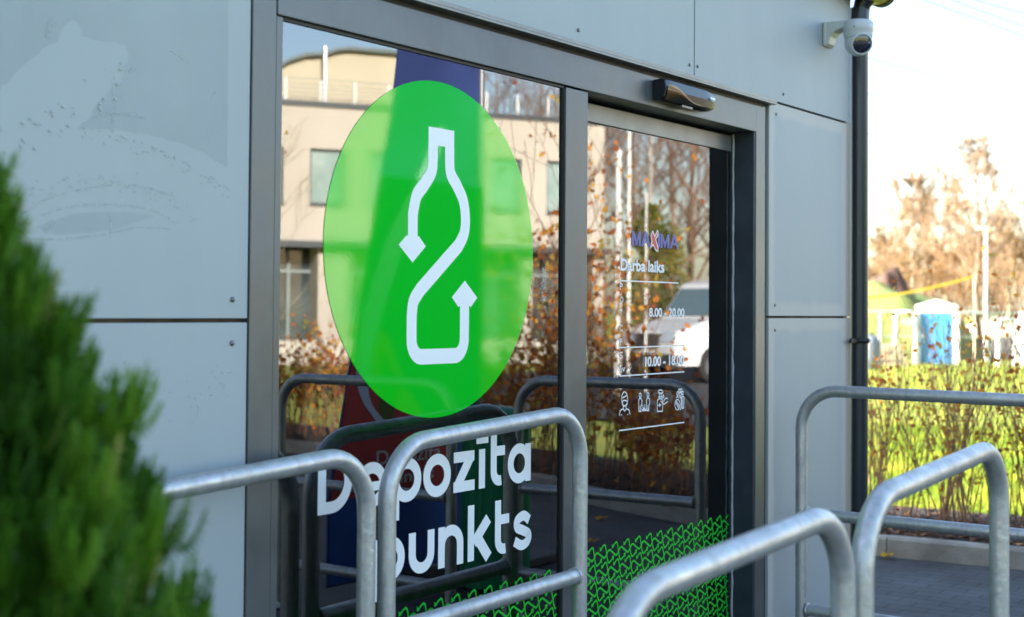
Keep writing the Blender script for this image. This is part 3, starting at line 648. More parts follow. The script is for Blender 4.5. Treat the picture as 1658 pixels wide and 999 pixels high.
m.build('gutter', MT['gutter'], shop)

# ------------------------------------------------------------------ security camera
sc = thing('security_camera', (5.99, 0, 2.6), 'white dome security camera on a bracket at the top corner of the wall', 'security camera')
m = MB()
m.box(5.945, 6.035, -.018, -.001, 2.605, 2.712)
m.build('bracket', MT['camw'], sc, bevel=.006)
m = MB()
m.prism([(-.016, 2.712), (-.15, 2.708), (-.15, 2.672), (-.085, 2.676), (-.05, 2.665), (-.034, 2.645), (-.026, 2.612), (-.016, 2.607)], lambda a, b, d: (d, a, b), 5.95, 6.03)
m.build('arm', MT['camw'], sc, bevel=.006)
m = MB(); m.lathe([(0, .052), (.045, .052), (.060, .047), (.067, .036), (.067, .004), (.0655, .002), (.0655, 0), (.064, -.002), (.0635, -.014), (.060, -.03), (.0, -.032)], (5.99, -.150, 2.658), (0, 0, 1), 40)
m.build('dome', MT['camw'], sc)
bc_ = Vector((5.99, -.15, 2.612))
m = MB(); m.lathe([(.0605*cos(radians(a)), .0605*sin(radians(a))) for a in range(-88, 89, 8)], bc_, (0, 0, 1), 32); m.build('ball', MT['camw'], sc)
dv = Vector((-.74, -.60, -.30)).normalized()
m = MB(); m.lathe([(.050, .030), (.0495, .050), (.046, .058), (.0425, .059), (.0405, .054)], bc_, dv, 36); m.build('eye_ring', MT['camw'], sc)
m = MB(); m.lathe([(.0410, .0535), (.030, .0575), (.015, .060), (0, .0605)], bc_, dv, 36); m.build('lens_cover', MT['lens'], sc)
m = MB(); m.lathe([(.003, 0), (0, .001)], (5.9235, -.158, 2.672), (-1, -.1, 0), 8); m.build('screw_hole', MT['black'], sc)
# ------------------------------------------------------------------ motion sensor over the door
ms = thing('motion_sensor', (4.57, 0, 2.21), 'glossy black motion sensor fixed on the header above the sliding door', 'sensor')
m = MB()
prof = [(-.008, 2.168), (-.008, 2.244), (-.045, 2.247), (-.060, 2.240), (-.066, 2.205), (-.058, 2.176), (-.030, 2.166)]
secs = []
for i in range(25):
    t = i/24; x = 4.408+.395*t
    k = 1-.18*max(0, (t-.75)/.25)**2-.05*max(0, (.08-t)/.08)
    dip = .012*sin(pi*min(1, max(0, (t-.0)/.45)))
    secs.append([(x, -.008+(a+.008)*k*(1-.0*t), 2.207+(b-2.207)*k+(dip*0)) for a, b in prof])
n_ = len(prof); vs = [p for s_ in secs for p in s_]
m.add(vs, [(i*n_+j, (i+1)*n_+j, (i+1)*n_+(j+1) % n_, i*n_+(j+1) % n_) for i in range(24) for j in range(n_)] + [tuple(range(n_)), tuple(range(24*n_, 25*n_))[::-1]])
m.build('housing', MT['sensor'], ms, bevel=.003)
m = MB()
vs = []
for i in range(25):
    t = i/24; x = 4.412+.30*t; top = 2.176+.045*(.5+.5*cos(pi*min(1, max(0, (t-.12)/.55))))*(1 if t > .0 else 1); bulge = .010*sin(pi*t)
    vs += [(x, -.069-bulge*.6, top), (x, -.066-bulge, (top+2.170)/2), (x, -.055, 2.168)]
m.add(vs, [(i*3+j, i*3+j+1, (i+1)*3+j+1, (i+1)*3+j) for i in range(24) for j in range(2)], smooth=True)
m.build('lens_hood', mat('bronze tinted black plastic', (.018, .014, .010), .16, .2, .6, coat=.3), ms)
m = MB(); m.ribbon([(4.735, 2.2135), (4.772, 2.2135)], .008, -.0695); m.build('maker_mark', MT['white'], ms)
m = MB(); m.box(4.55, 4.63, -.05, -.03, 2.160, 2.167); m.build('sensor_window', MT['rail'], ms)

# ------------------------------------------------------------------ queue barriers
def barrier(p0, p1, zt0, zt1, mids, label, lean=0):
    p0 = Vector((*p0, 0)); p1 = Vector((*p1, 0)); d = (p1-p0); L = d.length; d /= L
    root = thing('metal_barrier', (p0+p1)/2, label, 'barrier', 'galvanised tube barriers in front of the shop')
    rb = .15; rt_ = .0242; path = []
    a0 = atan2(zt1-zt0, L)
    path.append(p0+Vector((0, 0, 0))); path.append(p0+Vector((0, 0, .3))); path.append(p0+Vector((0, 0, .7)))
    for i in range(11):
        a = pi-(pi/2)*i/10; path.append(p0+d*(rb+rb*cos(a))+Vector((0, 0, zt0-rb+rb*sin(a)+(zt1-zt0)*(rb+rb*cos(a))/L)))
    for i in range(1, 4): t = (rb+(L-2*rb)*i/4)/L; path.append(p0+d*L*t+Vector((0, 0, zt0+(zt1-zt0)*t)))
    for i in range(11):
        a = pi/2-(pi/2)*i/10; path.append(p0+d*(L-rb+rb*cos(a))+Vector((0, 0, zt0-rb+rb*sin(a)+(zt1-zt0)*(L-rb+rb*cos(a))/L)))
    path += [p1+Vector((0, 0, .7)), p1+Vector((0, 0, .3)), p1]
    m = MB(); m.tube(path, rt_, 20); m.build('hoop', MT['galv'], root)
    for za, zb in mids:
        m = MB(); a = p0+d*.022+Vector((0, 0, za)); b = p1-d*.022+Vector((0, 0, zb)); m.tube([a, a.lerp(b, .5), b], rt_*.98, 20)
        t = (b-a).normalized()
        for q, sg in ((a, 1), (b, -1)):
            ring = [q+t*sg*.006+(Vector((0, 0, 1))*cos(k_)+t.cross(Vector((0, 0, 1)))*sin(k_))*.0255+Vector((0, 0, R.uniform(-.001, .001))) for k_ in [2*pi*j/18 for j in range(19)]]
            m.tube(ring, [R.uniform(.003, .0052) for _ in ring], 6)
        m.build('cross_rail', MT['galv'], root)
    m = MB()
    for q in (p0, p1):
        m = MB(); m.lathe([(.0, 0), (.055, 0), (.055, .006), (.026, .008), (.026, .03)], q, (0, 0, 1), 20); m.build('foot_plate', MT['galv'], root)
    return root
barrier((1.825, -.12), (2.753, -.12), 1.012, 1.058, [(.57, .58), (.20, .20)], 'galvanised barrier running behind the evergreen bush to the window frame')
barrier((2.833, -.12), (3.763, -.12), 1.065, 1.108, [(.586, .598), (.20, .20)], 'galvanised barrier right in front of the white window lettering')
barrier((1.74, -1.44), (2.626, -1.44), 1.000, 1.040, [(.55, .57), (.20, .20)], 'nearest galvanised barrier sloping across the bottom of the sliding door')
barrier((2.722, -1.44), (3.649, -1.44), 1.040, 1.090, [(.57, .59), (.20, .20)], 'galvanised barrier arching in front of the kerb at lower right')
barrier((5.43, -.13), (5.43, -1.25), 1.104, 1.096, [(.605, .598), (.215, .21)], 'galvanised barrier at right angles to the wall beside the downpipe')
barrier((4.95, -1.27), (4.95, -2.30), 1.09, 1.09, [(.60, .60), (.21, .21)], 'galvanised barrier seen only mirrored in the window left of the green disc')

# ------------------------------------------------------------------ evergreen bush, front left
C0 = Vector((0, 0, 0))
def at(px, d):       # metres: lateral/forward of the camera on the ground plane
    f2 = Vector((cos(TH), sin(TH), 0)); r2 = Vector((sin(TH), -cos(TH), 0)); return Vector((CAM.x, CAM.y, 0))+f2*d+r2*px
bc = at(-.60, 1.52)
bush = thing('thuja_bush', bc, 'dense green evergreen thuja bush at the front left edge', 'bush')
m = MB(); m.tube([bc, bc+Vector((.01, 0, .8)), bc+Vector((0, .01, 1.45))], [.025, .015, .004], 8)
for i in range(70):
    z = R.uniform(.1, 1.4); a = R.random()*2*pi; r_ = .8*(.34 if z < .7 else .34-(z-.7)*.33)
    m.tube([bc+Vector((0, 0, z)), bc+Vector((cos(a)*r_*.6, sin(a)*r_*.6, z+.03)), bc+Vector((cos(a)*r_, sin(a)*r_, z+.09))], [.005, .003, .001], 4)
m.build('stems', MT['bark'], bush)
def brad(z):
    P = [(0, .35), (.5, .38), (.9, .355), (1.05, .315), (1.15, .258), (1.23, .215), (1.31, .185), (1.38, .150), (1.44, .105), (1.49, .07), (1.53, .03), (1.56, .0)]
    for (a, b), (c, d) in zip(P, P[1:]):
        if a <= z <= c: return b+(d-b)*(z-a)/(c-a)
    return 0
m = MB()
def spray(p, dr, L, tint):
    dr = dr.normalized(); n1 = Vector((R.gauss(0, 1), R.gauss(0, 1), R.gauss(0, .5))); side = dr.cross(n1).normalized(); nn = side.cross(dr)
    def seg(a, b, wv, tt):
        c = (b-a).cross(nn); c = c.normalized()*wv if c.length > 1e-6 else side*wv
        m.add([a-c*.6, a.lerp(b, .5)-c, b, a.lerp(b, .5)+c, a+c*.6], [(0, 1, 2, 3, 4)], tt)
    k = 7; pts = [p+dr*(L*i/k)+Vector((0, 0, .006*i*i/k)) for i in range(k+1)]
    for i in range(k): seg(pts[i], pts[i+1]+dr*.003, .0022, tint)
    for i in range(1, k):
        for sg in (-1, 1):
            l2 = L*(.42-.25*abs(i/k-.35)); d2 = (dr*.8+side*sg).normalized(); q = pts[i]
            seg(q, q+d2*l2*.55, .0019, tint+.03); seg(q+d2*l2*.5, q+d2*l2, .0017, tint+.12)
            if l2 > .015: d3 = (d2+dr*.7).normalized(); seg(q+d2*l2*.45, q+d2*l2*.45+d3*l2*.45, .0016, tint+.08)
for c_ in range(1500):
    z = R.uniform(.55, 1.54) if R.random() < .85 else R.uniform(.05, .6); rd = brad(z); a = R.random()*2*pi
    lob = 1+.17*noise.noise(Vector((cos(a)*2.6, sin(a)*2.6, z*6)))+.10*noise.noise(Vector((cos(a)*7, sin(a)*7, z*16)))
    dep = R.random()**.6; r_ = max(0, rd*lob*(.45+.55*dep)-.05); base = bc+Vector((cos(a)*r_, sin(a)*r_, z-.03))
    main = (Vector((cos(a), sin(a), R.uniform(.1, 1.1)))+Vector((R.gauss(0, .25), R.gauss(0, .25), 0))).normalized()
    tone = .05+.55*max(0, min(1, .5+1.1*noise.noise(base*11)))*dep; Lb = R.uniform(.03, .06)  # inner sprays tinted darker: shade inside the bush put into the colour
    for k_ in range(14):
        t = R.random(); q = base+main*(Lb*t)
        dr = main*1.1+Vector((R.gauss(0, .8), R.gauss(0, .8), R.gauss(.05, .5)))
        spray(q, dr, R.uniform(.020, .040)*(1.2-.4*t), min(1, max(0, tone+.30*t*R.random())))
    if R.random() < .06:
        spray(base+main*Lb, main, .035, .95)
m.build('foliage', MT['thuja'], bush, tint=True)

# ------------------------------------------------------------------ woody plants
def grow(m, p, d, L, r_, lvl, ends, up_=.15, spread=.5, kids=(3, 5), n=5, minr=.001, droop=0, R_=R):
    pts = [Vector(p)]; dd = Vector(d).normalized(); k = 4
    for i in range(k):
        dd = (dd+Vector((R_.gauss(0, .10), R_.gauss(0, .10), R_.gauss(0, .05)+up_*.25-droop*.25))).normalized(); pts.append(pts[-1]+dd*L/k)
    m.tube(pts, [max(minr, r_*(1-.6*i/k)) for i in range(k+1)], n if lvl > 1 else 3, cap=False)
    ends.append((pts, lvl))
    if lvl <= 0: return
    for j in range(R_.randint(*kids)):
        t = R_.uniform(.3, 1.0); i = min(k-1, int(t*k)); q = pts[i].lerp(pts[i+1], t*k-i)
        side = dd.cross(Vector((R_.gauss(0, 1), R_.gauss(0, 1), R_.gauss(0, 1)))).normalized()
        grow(m, q, dd*(1-spread)+side*spread*R_.uniform(.7, 1.3)+Vector((0, 0, up_)), L*R_.uniform(.45, .72), r_*.5*(1-.3*t), lvl-1, ends, up_, spread, kids, n, minr, droop, R_)
def shrub(x, y, h, label, nst=14, leaves=70, lean=(0, 0), tall=None, tmin=.15, tmax=1, lsz=(.028, .05), spread=.13, zl=(.3, 1), low=.6):
    root = thing('autumn_shrub', (x, y, .1), label, 'shrub', 'shrubs planted along the kerb bed')
    m = MB(); ends = []
    for i in range(nst):
        a = R.random()*2*pi; b = Vector((x+cos(a)*spread*R.random(), y+sin(a)*spread*R.random(), .08)); hh = h*R.uniform(.6, 1.0)
        if tall and i < len(tall): hh = tall[i]
        grow(m, b, (cos(a)*R.uniform(.05, .32)+lean[0], sin(a)*R.uniform(.05, .32)+lean[1], 1), hh, R.uniform(.0035, .0065), 1 if hh < 1.3 else 2, ends, .25, .38, (4, 7) if hh < 1.3 else (3, 4), 5, .0011)
    m.build('stems', MT['shrubtwig'], root)
    m = MB()
    for i in range(leaves):
        pts, l_ = R.choice(ends); t = R.uniform(.2, 1)*4; j = min(3, int(t)); q = pts[j].lerp(pts[j+1], t-j)
        if q.z < zl[0]*h and R.random() < low: continue
        leafquad(m, q+Vector((R.gauss(0, .01), R.gauss(0, .01), -.012)), R.uniform(*lsz), R, R.uniform(tmin, tmax), wid=.7)
    m.build('leaves', MT['shrubleaf'], root, tint=True)
    return root
shrub(8.75, .86, 1.12, 'bare twiggy shrub behind the kerb, closest to the downpipe', 19, 110, tall=[1.25, 1.15])
shrub(8.62, .62, 1.05, 'thin reddish shrub behind the kerb, seen through the gap left of the arched barrier', 17, 110, tall=[1.2])
shrub(8.90, .44, 1.18, 'shrub with orange leaves in front of the blue toilet cabin door', 16, 120, tall=[1.15])
shrub(8.66, .22, 1.08, 'tall shoots with yellow leaves right of the toilet cabin', 20, 170, tall=[1.4, 1.3], tmin=.5)
shrub(8.78, -.02, 1.15, 'shrub with dark red leaves behind the right post of the arched barrier', 17, 140, tall=[1.15])
shrub(8.70, -.26, 1.12, 'dense leafy shrub at the right edge behind the barriers', 24, 200)
ml = 'leafy autumn shrub of the kerb bed seen mirrored in the shop glass'
mir_pos = [(9.1, -2.2, .62, 130, 'low shrub mirrored at the right end of the door glass, under the van'), (9.35, -2.55, .58, 90, 'low orange leaved shrub mirrored between the icons and the barrier bend'), (9.75, -2.9, .60, 100, 'brown shrub mirrored behind the four white icons'),
 (9.85, -3.2, .95, 170, 'orange shrub mirrored behind the white weekday letters'), (9.6, -3.3, 1.6, 330, 'tallest orange shrub mirrored at the left edge of the sliding door'), (10.0, -3.7, 1.65, 380, 'tall orange shrub mirrored just beside the mullion in the sliding door'), (10.1, -4.2, 1.25, 260, 'leafy shrub mirrored between the green disc and the mullion'),
 (9.5, -4.0, .95, 220, 'low shrub mirrored above the barrier hoop right of the green disc'), (10.15, -4.7, .95, 240, 'shrub mirrored at the lower right rim of the green disc'), (10.4, -5.2, .95, 200, 'shrub mirrored in the right half of the green disc'), (10.5, -5.8, .95, 200, 'shrub mirrored beside the navy banner pole'), (10.65, -6.9, .9, 220, 'shrub mirrored at the left rim of the green disc'),
 (11.0, -7.5, .95, 240, 'brown shrub mirrored left of the banner'), (10.8, -7.75, .9, 240, 'brown shrub mirrored behind the slim bare young tree'), (10.9, -8.1, .9, 240, 'brown shrub mirrored at the left frame of the window'), (10.2, -3.0, .58, 90, 'shrub mirrored under the van bumper'), (10.6, -4.4, 1.1, 260, 'shrub mirrored right beside the mullion in the fixed window')]
for x, y, h, lv, lb in mir_pos:
    shrub(x, y, h, lb, 20, int(lv*1.7), spread=.32, lsz=(.04, .075), tmin=.2 if h > 1.2 else .0, low=.0)

def tree(name, x, y, h, label, group, barkm, twigm, leafm=None, nleaf=0, r_=.12, lvl=3, kids=(4, 6), spread=.42, droop=0, lsz=(.1, .2), crown0=.25, up_=.2, minr=.006, seed=1, limbs=11, tspan=None, size=.5):
    Rr = random.Random(seed); z0 = hgt(x, y)-.05
    root = thing(name, (x, y, z0), label, 'tree', group)
    m = MB(); pts = [Vector((x, y, z0))]
    k = 8
    for i in range(k): pts.append(pts[-1]+Vector((Rr.gauss(0, .02)*h/k*2, Rr.gauss(0, .02)*h/k*2, h/k)))
    m.tube(pts, [max(minr, r_*(1-.85*i/k)) for i in range(k+1)], 8, cap=False); m.build('trunk', barkm, root)
    m = MB(); ends = []
    for i in range(limbs):
        t = crown0+(1-crown0)*(i+Rr.random()*.5)/limbs; t = min(.98, t); j = min(k-1, int(t*k)); q = pts[j].lerp(pts[j+1], t*k-j); a = i*2.4+Rr.random()
        L = h*size*(1-.62*t)*Rr.uniform(.8, 1.15)
        grow(m, q, (cos(a), sin(a), .7+t*.8), L, r_*.42*(1-.6*t), lvl-1, ends, up_, spread, kids, 4, minr, droop, Rr)
    m.build('crown', twigm, root)
    if leafm:
        m = MB()
        for i in range(int(nleaf*(1.35 if nleaf > 1500 else 1))):
            pp, l_ = Rr.choice(ends); t = Rr.random()*4; j = min(3, int(t)); q = pp[j].lerp(pp[j+1], t-j)
            leafquad(m, q+Vector((Rr.gauss(0, .05), Rr.gauss(0, .05), Rr.gauss(0, .05))), Rr.uniform(*lsz), Rr, Rr.random(), wid=.8)
        m.build('leaves', leafm, root, tint=True)
    return root
# young trees by the bed, seen mirrored in the fixed window
tree('young_tree', 10.35, -7.95, 3.3, 'slim bare young tree mirrored at the left edge of the window', None, MT['barkg'], MT['barkg'], MT['shrubleaf'], 14, .022, 2, (3, 5), .4, minr=.003, seed=3, limbs=16, crown0=.3, size=.42, lsz=(.04, .07))
tree('young_tree', 9.9, -3.98, 3.1, 'young tree with a few orange leaves mirrored beside the door mullion', None, MT['twig'], MT['twig'], MT['shrubleaf'], 60, .022, 2, (3, 4), .5, minr=.0028, seed=8, limbs=11, crown0=.35, size=.55, lsz=(.04, .075))
tree('young_tree', 10.55, -3.95, 2.6, 'young tree with red leaves mirrored in the left part of the sliding door', None, MT['twig'], MT['twig'], MT['shrubleaf'], 22, .024, 2, (3, 5), .5, minr=.003, seed=12, limbs=12, crown0=.3, size=.5, lsz=(.04, .07))
# big trees mirrored behind the beige building and in the door
gl = 'bare trees mirrored in the glass'
BL = ['bare tree mirrored above the building at the upper right rim of the disc', 'bare tree mirrored above the parapet between disc and mullion', 'drooping birch mirrored above the parapet close to the mullion', 'bare tree mirrored at the right end of the beige building', 'bare tree mirrored behind the thick white pole', 'drooping tree mirrored behind the yellow green conifer', 'bare tree mirrored right above the van roof', 'smaller bare tree mirrored above the van windscreen', 'drooping tree mirrored at the right edge of the door glass', 'small bare tree mirrored behind the rear of the van', 'tall bare tree mirrored just right of the navy banner top', 'far bare tree mirrored over the middle of the parapet', 'far pale tree mirrored over the right part of the parapet']
for i, (x, y, h, kk) in enumerate([(50.3, -33.7, 12.5, 0), (45.6, -28.3, 12, 0), (62.8, -38.5, 11, 1), (41.0, -22.4, 10, 0), (51.8, -27.9, 12, 0), (38.4, -19.2, 9.5, 1), (51.2, -25.4, 11.5, 0), (41.9, -19.5, 8.5, 0), (58.4, -27.3, 10.5, 1), (36.2, -15.5, 7.5, 0), (56.1, -39.4, 13, 0)]):
    tree('bare_tree', x, y, h, BL[i], gl, MT['bark'] if kk == 0 else MT['birch'], MT['twig'] if kk == 0 else MT['fartwig'], None, 0, .16, 4, (3, 4), .42, droop=.25 if kk else .05, minr=.009, seed=20+i, limbs=11, crown0=.2, size=.5)
# yellow-green conifer
ev = thing('conifer_tree', (31.5, -15.0, 0), 'scruffy yellow green conifer mirrored behind the shop name on the door', 'tree')
m = MB(); m.tube([(31.5, -15, 0), (31.5, -15, 3.6)], [.13, .03], 8); m.build('trunk', MT['bark'], ev)
m = MB(); Rr = random.Random(5)
for i in range(5200):
    z = Rr.uniform(.9, 4.1); rad_ = .95*(1-((z-.9)/3.3)**2)**.5*(1+.3*noise.noise(Vector((z*2, i*.7, 0)))); a = Rr.random()*2*pi; q = rad_*Rr.random()**.5
    if noise.noise(Vector((cos(a)*q*1.6, sin(a)*q*1.6, z*1.6))) < -.22: continue
    leafquad(m, (31.5+cos(a)*q, -15+sin(a)*q, z), Rr.uniform(.08, .2), Rr, min(1, max(0, .5+.9*noise.noise(Vector((cos(a)*q*1.3, sin(a)*q*1.3, z)))+Rr.uniform(-.2, .2))), wid=.4)
m.build('crown', MT['evergreen'], ev, tint=True)
# ---- trees of the direct view at right
def dt(px, d): return at((px-829)/2303*d, d)
for i, (px, d, h, nm, lab, lm, nl, bk, tw, sz, ls) in enumerate([
    (1588, 60, 8.6, 'autumn_tree', 'tall tan tree rising highest behind the toilet cabin', 'orangeleaf', 700, 'bark', 'fartwig', .34, (.06, .14)),
    (1480, 78, 8.6, 'birch_tree', 'pale birch with bare drooping crown left of the tall tree', 'farleaf', 900, 'birch', 'fartwig', .36, (.08, .2)),
    (1532, 82, 8.6, 'autumn_tree', 'orange brown tree between the birch and the tall tree', 'orangeleaf', 2200, 'bark', 'fartwig', .45, (.07, .16)),
    (1440, 84, 5.6, 'autumn_tree', 'low pale tree just right of the downpipe above the mound', 'farleaf', 1600, 'bark', 'fartwig', .5, (.07, .16)),
    (1634, 66, 4.3, 'autumn_tree', 'broad yellowish tree at the right edge', 'farleaf', 3200, 'barkg', 'fartwig', .75, (.06, .15)),
    (1560, 72, 4.3, 'autumn_tree', 'low orange tree just behind the toilet cabin', 'orangeleaf', 3000, 'bark', 'fartwig', .75, (.06, .15)),
    (1500, 74, 4.2, 'autumn_tree', 'low yellow tree left of the toilet cabin roof', 'farleaf', 3000, 'bark', 'fartwig', .75, (.06, .15)),
    (1690, 62, 5.0, 'autumn_tree', 'branching tree cut by the right edge', 'farleaf', 2400, 'barkg', 'fartwig', .7, (.06, .15)),
    (1425, 90, 4.2, 'autumn_tree', 'hazy low tree touching the downpipe', 'farleaf', 2400, 'bark', 'fartwig', .7, (.08, .18)),
    (1600, 95, 5.6, 'autumn_tree', 'distant pale brown tree behind the white pole', 'farleaf', 2400, 'bark', 'fartwig', .6, (.08, .18))]):
    p = dt(px, d)
    tree(nm, p.x, p.y, h, lab, 'trees behind the site', MT[bk], MT[tw], MT[lm], nl, .13, 4 if nl < 2000 else 3, (4, 6), .42, minr=.013, seed=60+i, limbs=14, crown0=.22 if nl < 2000 else .12, size=sz, lsz=ls)

# ------------------------------------------------------------------ opposite building (seen mirrored)
A = Vector((27.247, -24.334, 0)); DX = Vector((.85127, .52473, 0)); DN = Vector((-.52473, .85127, 0))
ob = thing('opposite_building', A, 'beige two storey building with a curved upper roof mirrored in the window', 'building')
def fb(m, s0, s1, n0, n1, z0, z1): m.obox(A, DX, DN, s0, s1, n0, n1, z0, z1)
wins = [(-.75, .22), (.94, 1.9), (2.66, 3.62), (4.40, 5.38), (6.15, 7.14), (7.93, 8.88), (-2.5, -1.5)]
wins.sort()
m = MB(); fb(m, -4, 9.96, -9, 0, 3.22, 4.21); fb(m, -4, 9.96, -9, 0, 5.73, 6.85)
e = -4
for a, b in wins: fb(m, e, a, -.6, 0, 4.212, 5.728); e = b
fb(m, e, 9.96, -.6, 0, 4.212, 5.728); fb(m, -4, 9.96, -9, -.62, 4.212, 5.728)
m.build('upper_wall', MT['facade'], ob)
m = MB()
for a, b in ((-3.9, -3.6), (1.2, 2.1), (9.6, 9.96)): fb(m, a, b, -1.2, -.02, 0, 3.21)
fb(m, 3.9, 4.2, -1.2, -.02, 0, 3.21); fb(m, 7.2, 7.5, -.8, -.02, 0, 3.21); m.build('pier', MT['facade'], ob)
m = MB(); fb(m, -4, 9.9, -9, -.9, 0, 3.2); m.build('shopfront_glazing', MT['darkglass'], ob)
m = MB()
for a in (-3, -2.2, -1, -.1, .55, 2.9, 3.4, 5.0, 5.9, 6.6, 8.2, 9.0): fb(m, a, a+.07, -.89, -.8, 0, 3.0)
fb(m, -4, 9.9, -.89, -.82, 2.4, 2.47); m.build('glazing_bars', mat('grey green frames', (.25, .30, .29), .5), ob)
m = MB(); fb(m, -4, 9.98, -.1, .45, 3.05, 3.22); m.build('canopy', MT['coping'], ob)
m = MB(); fb(m, -4.05, 10.03, -.3, .06, 6.852, 7.0); m.build('parapet_coping', MT['coping'], ob)
for a, b in wins:
    m = MB(); 
    for q in ((a+.005, a+.06, 4.22, 5.72), (b-.06, b-.005, 4.22, 5.72), (a+.06, b-.06, 5.66, 5.72), (a+.06, b-.06, 4.22, 4.28)): fb(m, q[0], q[1], -.2, -.09, q[2], q[3])
    f_ = m.build('window', MT['coping'], ob); m = MB(); fb(m, a+.06, b-.06, -.17, -.14, 4.28, 5.66); m.build('pane', MT['farglass'], f_)
    m = MB(); fb(m, a-.03, b+.03, -.02, .05, 4.17, 4.208); m.build('sill', MT['coping'], f_)
for s_ in [x*.97-3.6 for x in range(15)]:
    if s_ > 9.9: continue
    m = MB(); fb(m, s_, s_+.05, -.25, -.2, 7.0, 7.62); m.build('railing_post', MT['rwhite'], ob)
m = MB()
for z in (7.12, 7.24, 7.36, 7.48, 7.62): fb(m, -3.9, 9.9, -.235, -.215, z, z+.014)
m.build('railing_wires', MT['roof'], ob)
up_prof = [(-6, 6.86), (4.4, 6.86), (4.4, 8.66), (2.3, 8.66), (1.98, 8.60), (1.62, 8.45), (1.1, 8.40), (.6, 8.2), (.03, 7.82), (-.6, 7.3), (-1.2, 6.9)]
m = MB(); m.prism([p for p in up_prof[1:]], lambda a, b, d: tuple(A+DX*a+DN*d+Vector((0, 0, b))), -1.3, -8); m.build('upper_storey', MT['facade2'], ob)
m = MB(); rp = [(4.5, 8.662), (2.3, 8.662), (1.98, 8.602), (1.62, 8.452), (1.1, 8.402), (.6, 8.202), (.03, 7.822), (-.6, 7.302), (-1.2, 6.92)]
m.prism(rp + [(a, b+.10) for a, b in rp[::-1]], lambda a, b, d: tuple(A+DX*a+DN*d+Vector((0, 0, b))), -1.05, -8.1); m.build('roof_edge', MT['roof'], ob)
m = MB(); q = A+DX*1.58-DN*.9; m.tube([q+Vector((0, 0, 6.9)), q+Vector((0, 0, 8.62))], .055, 12); m.tube([q+Vector((0, 0, 8.6)), q+Vector((0, 0, 8.66))], .085, 12); m.build('flue', MT['steel'], ob)
lw = thing('low_wall', A+DN*2.2, 'pale low terrace wall mirrored in front of the beige building', 'wall')
m = MB(); m.obox(A+DN*2.2, DX, DN, -5, 9.3, 0, .25, 0, .62); m.build('wall', MT['conc'], lw)
# ------------------------------------------------------------------ flagpoles
for (x, y, h, r_, lab) in ((20.67, -9.64, 4.05, .055, 'thick white pole with pointed top mirrored in the left of the sliding door'), (21.64, -10.0, 7.5, .032, 'tall thin white pole mirrored above the shop name'), (21.9, -9.8, 3.4, .018, 'thin short pole mirrored right behind the tall one')):
    t = thing('flagpole', (x, y, 0), lab, 'pole', 'white poles by the road')
    m = MB(); m.tube([(x, y, 0), (x, y, h*.5), (x, y, h)], [r_, r_*.95, r_*.8], 12); m.build('shaft', MT['rwhite'], t)
    m = MB(); m.lathe([(r_*.8, 0), (r_*1.1, .03), (r_*.5, .12), (0, .16)], (x, y, h), (0, 0, 1), 12); m.build('cap', MT['rwhite'], t)

# ------------------------------------------------------------------ banner flag (print showing through mirrored side)
YF = -2.2
fl = thing('banner_flag', (5.8, YF, 0), 'tall navy and red banner with a pale swoosh mirrored behind the green disc', 'banner')
OUT = [(5.18, .06), (5.18, .5), (5.25, .78), (5.38, 1.34), (5.52, 1.98), (5.64, 2.47), (5.69, 2.81), (5.80, 3.25), (6.05, 3.42), (6.39, 3.45), (6.39, .06)]
m = MB(); m.prism(OUT, lambda a, b, d: (a, d, b), YF-.012, YF); m.build('cloth', MT['navy'], fl)
m = MB(); m.poly([(5.30, 1.0), (5.39, 1.32), (5.60, 1.30), (5.75, 1.02), (5.92, .86), (6.14, .64), (6.2, .48), (5.19, .48), (5.26, .78)], YF+.002, True); m.build('red_field', MT['bred'], fl)
m = MB(); m.poly([(5.185, .07), (6.385, .07), (6.385, .82), (6.2, .70), (6.18, .479), (5.185, .479)], YF+.003, True); m.build('blue_field', MT['bblue'], fl)
m = MB(); m.ribbon(bez([(6.05, 2.40), (5.85, 2.05), (5.66, 1.76), (5.50, 1.42), (5.42, 1.15), (5.45, .96), (5.62, .80)], 8), [.02+.10*sin(pi*min(1, i/42))+.02 for i in range(49)], YF+.005); m.build('swoosh', MT['bswoosh'], fl)
m = MB(); m.poly([(5.57, 1.22), (5.70, 1.02), (5.66, .84), (5.60, .80), (5.54, .93)], YF+.0045, True); m.build('leaf_emblem', MT['bleaf'], fl)
m = MB(); textmesh('Depozīta', m, 5.53, 6.06, .60, .105, YF+.0065, .012); textmesh('punkts', m, 5.60, 6.0, .44+.06, .085, YF+.0065, .012); m.build('banner_lettering', MT['btext'], fl)
m = MB(); m.tube([(6.41, YF, 0), (6.41, YF, 3.45)], .018, 12); m.build('pole', MT['rail'], fl)
m = MB(); m.box(5.95, 6.85, YF-.3, YF+.3, .0, .05); m.build('base', MT['plastic'], fl, bevel=.01)
# green ribbed bin
bn = thing('green_bin', (5.95, -1.75, 0), 'green ribbed bin mirrored behind the last letters of the window lettering', 'bin')
m = MB(); N = 60
prof = []
for i in range(N):
    a = 2*pi*i/N; rr_ = .17+(.010 if i % 4 < 2 else 0); prof.append((cos(a)*rr_, sin(a)*rr_))
m.prism(prof, lambda a, b, d: (5.95+a, -1.75+b, d), .02, .84); m.build('drum', MT['binn'], bn)
m = MB(); m.lathe([(0, .93), (.12, .92), (.18, .88), (.19, .84), (.19, .82), (0, .82)], (5.95, -1.75, 0), (0, 0, 1), 32); m.build('lid', MT['binn'], bn)

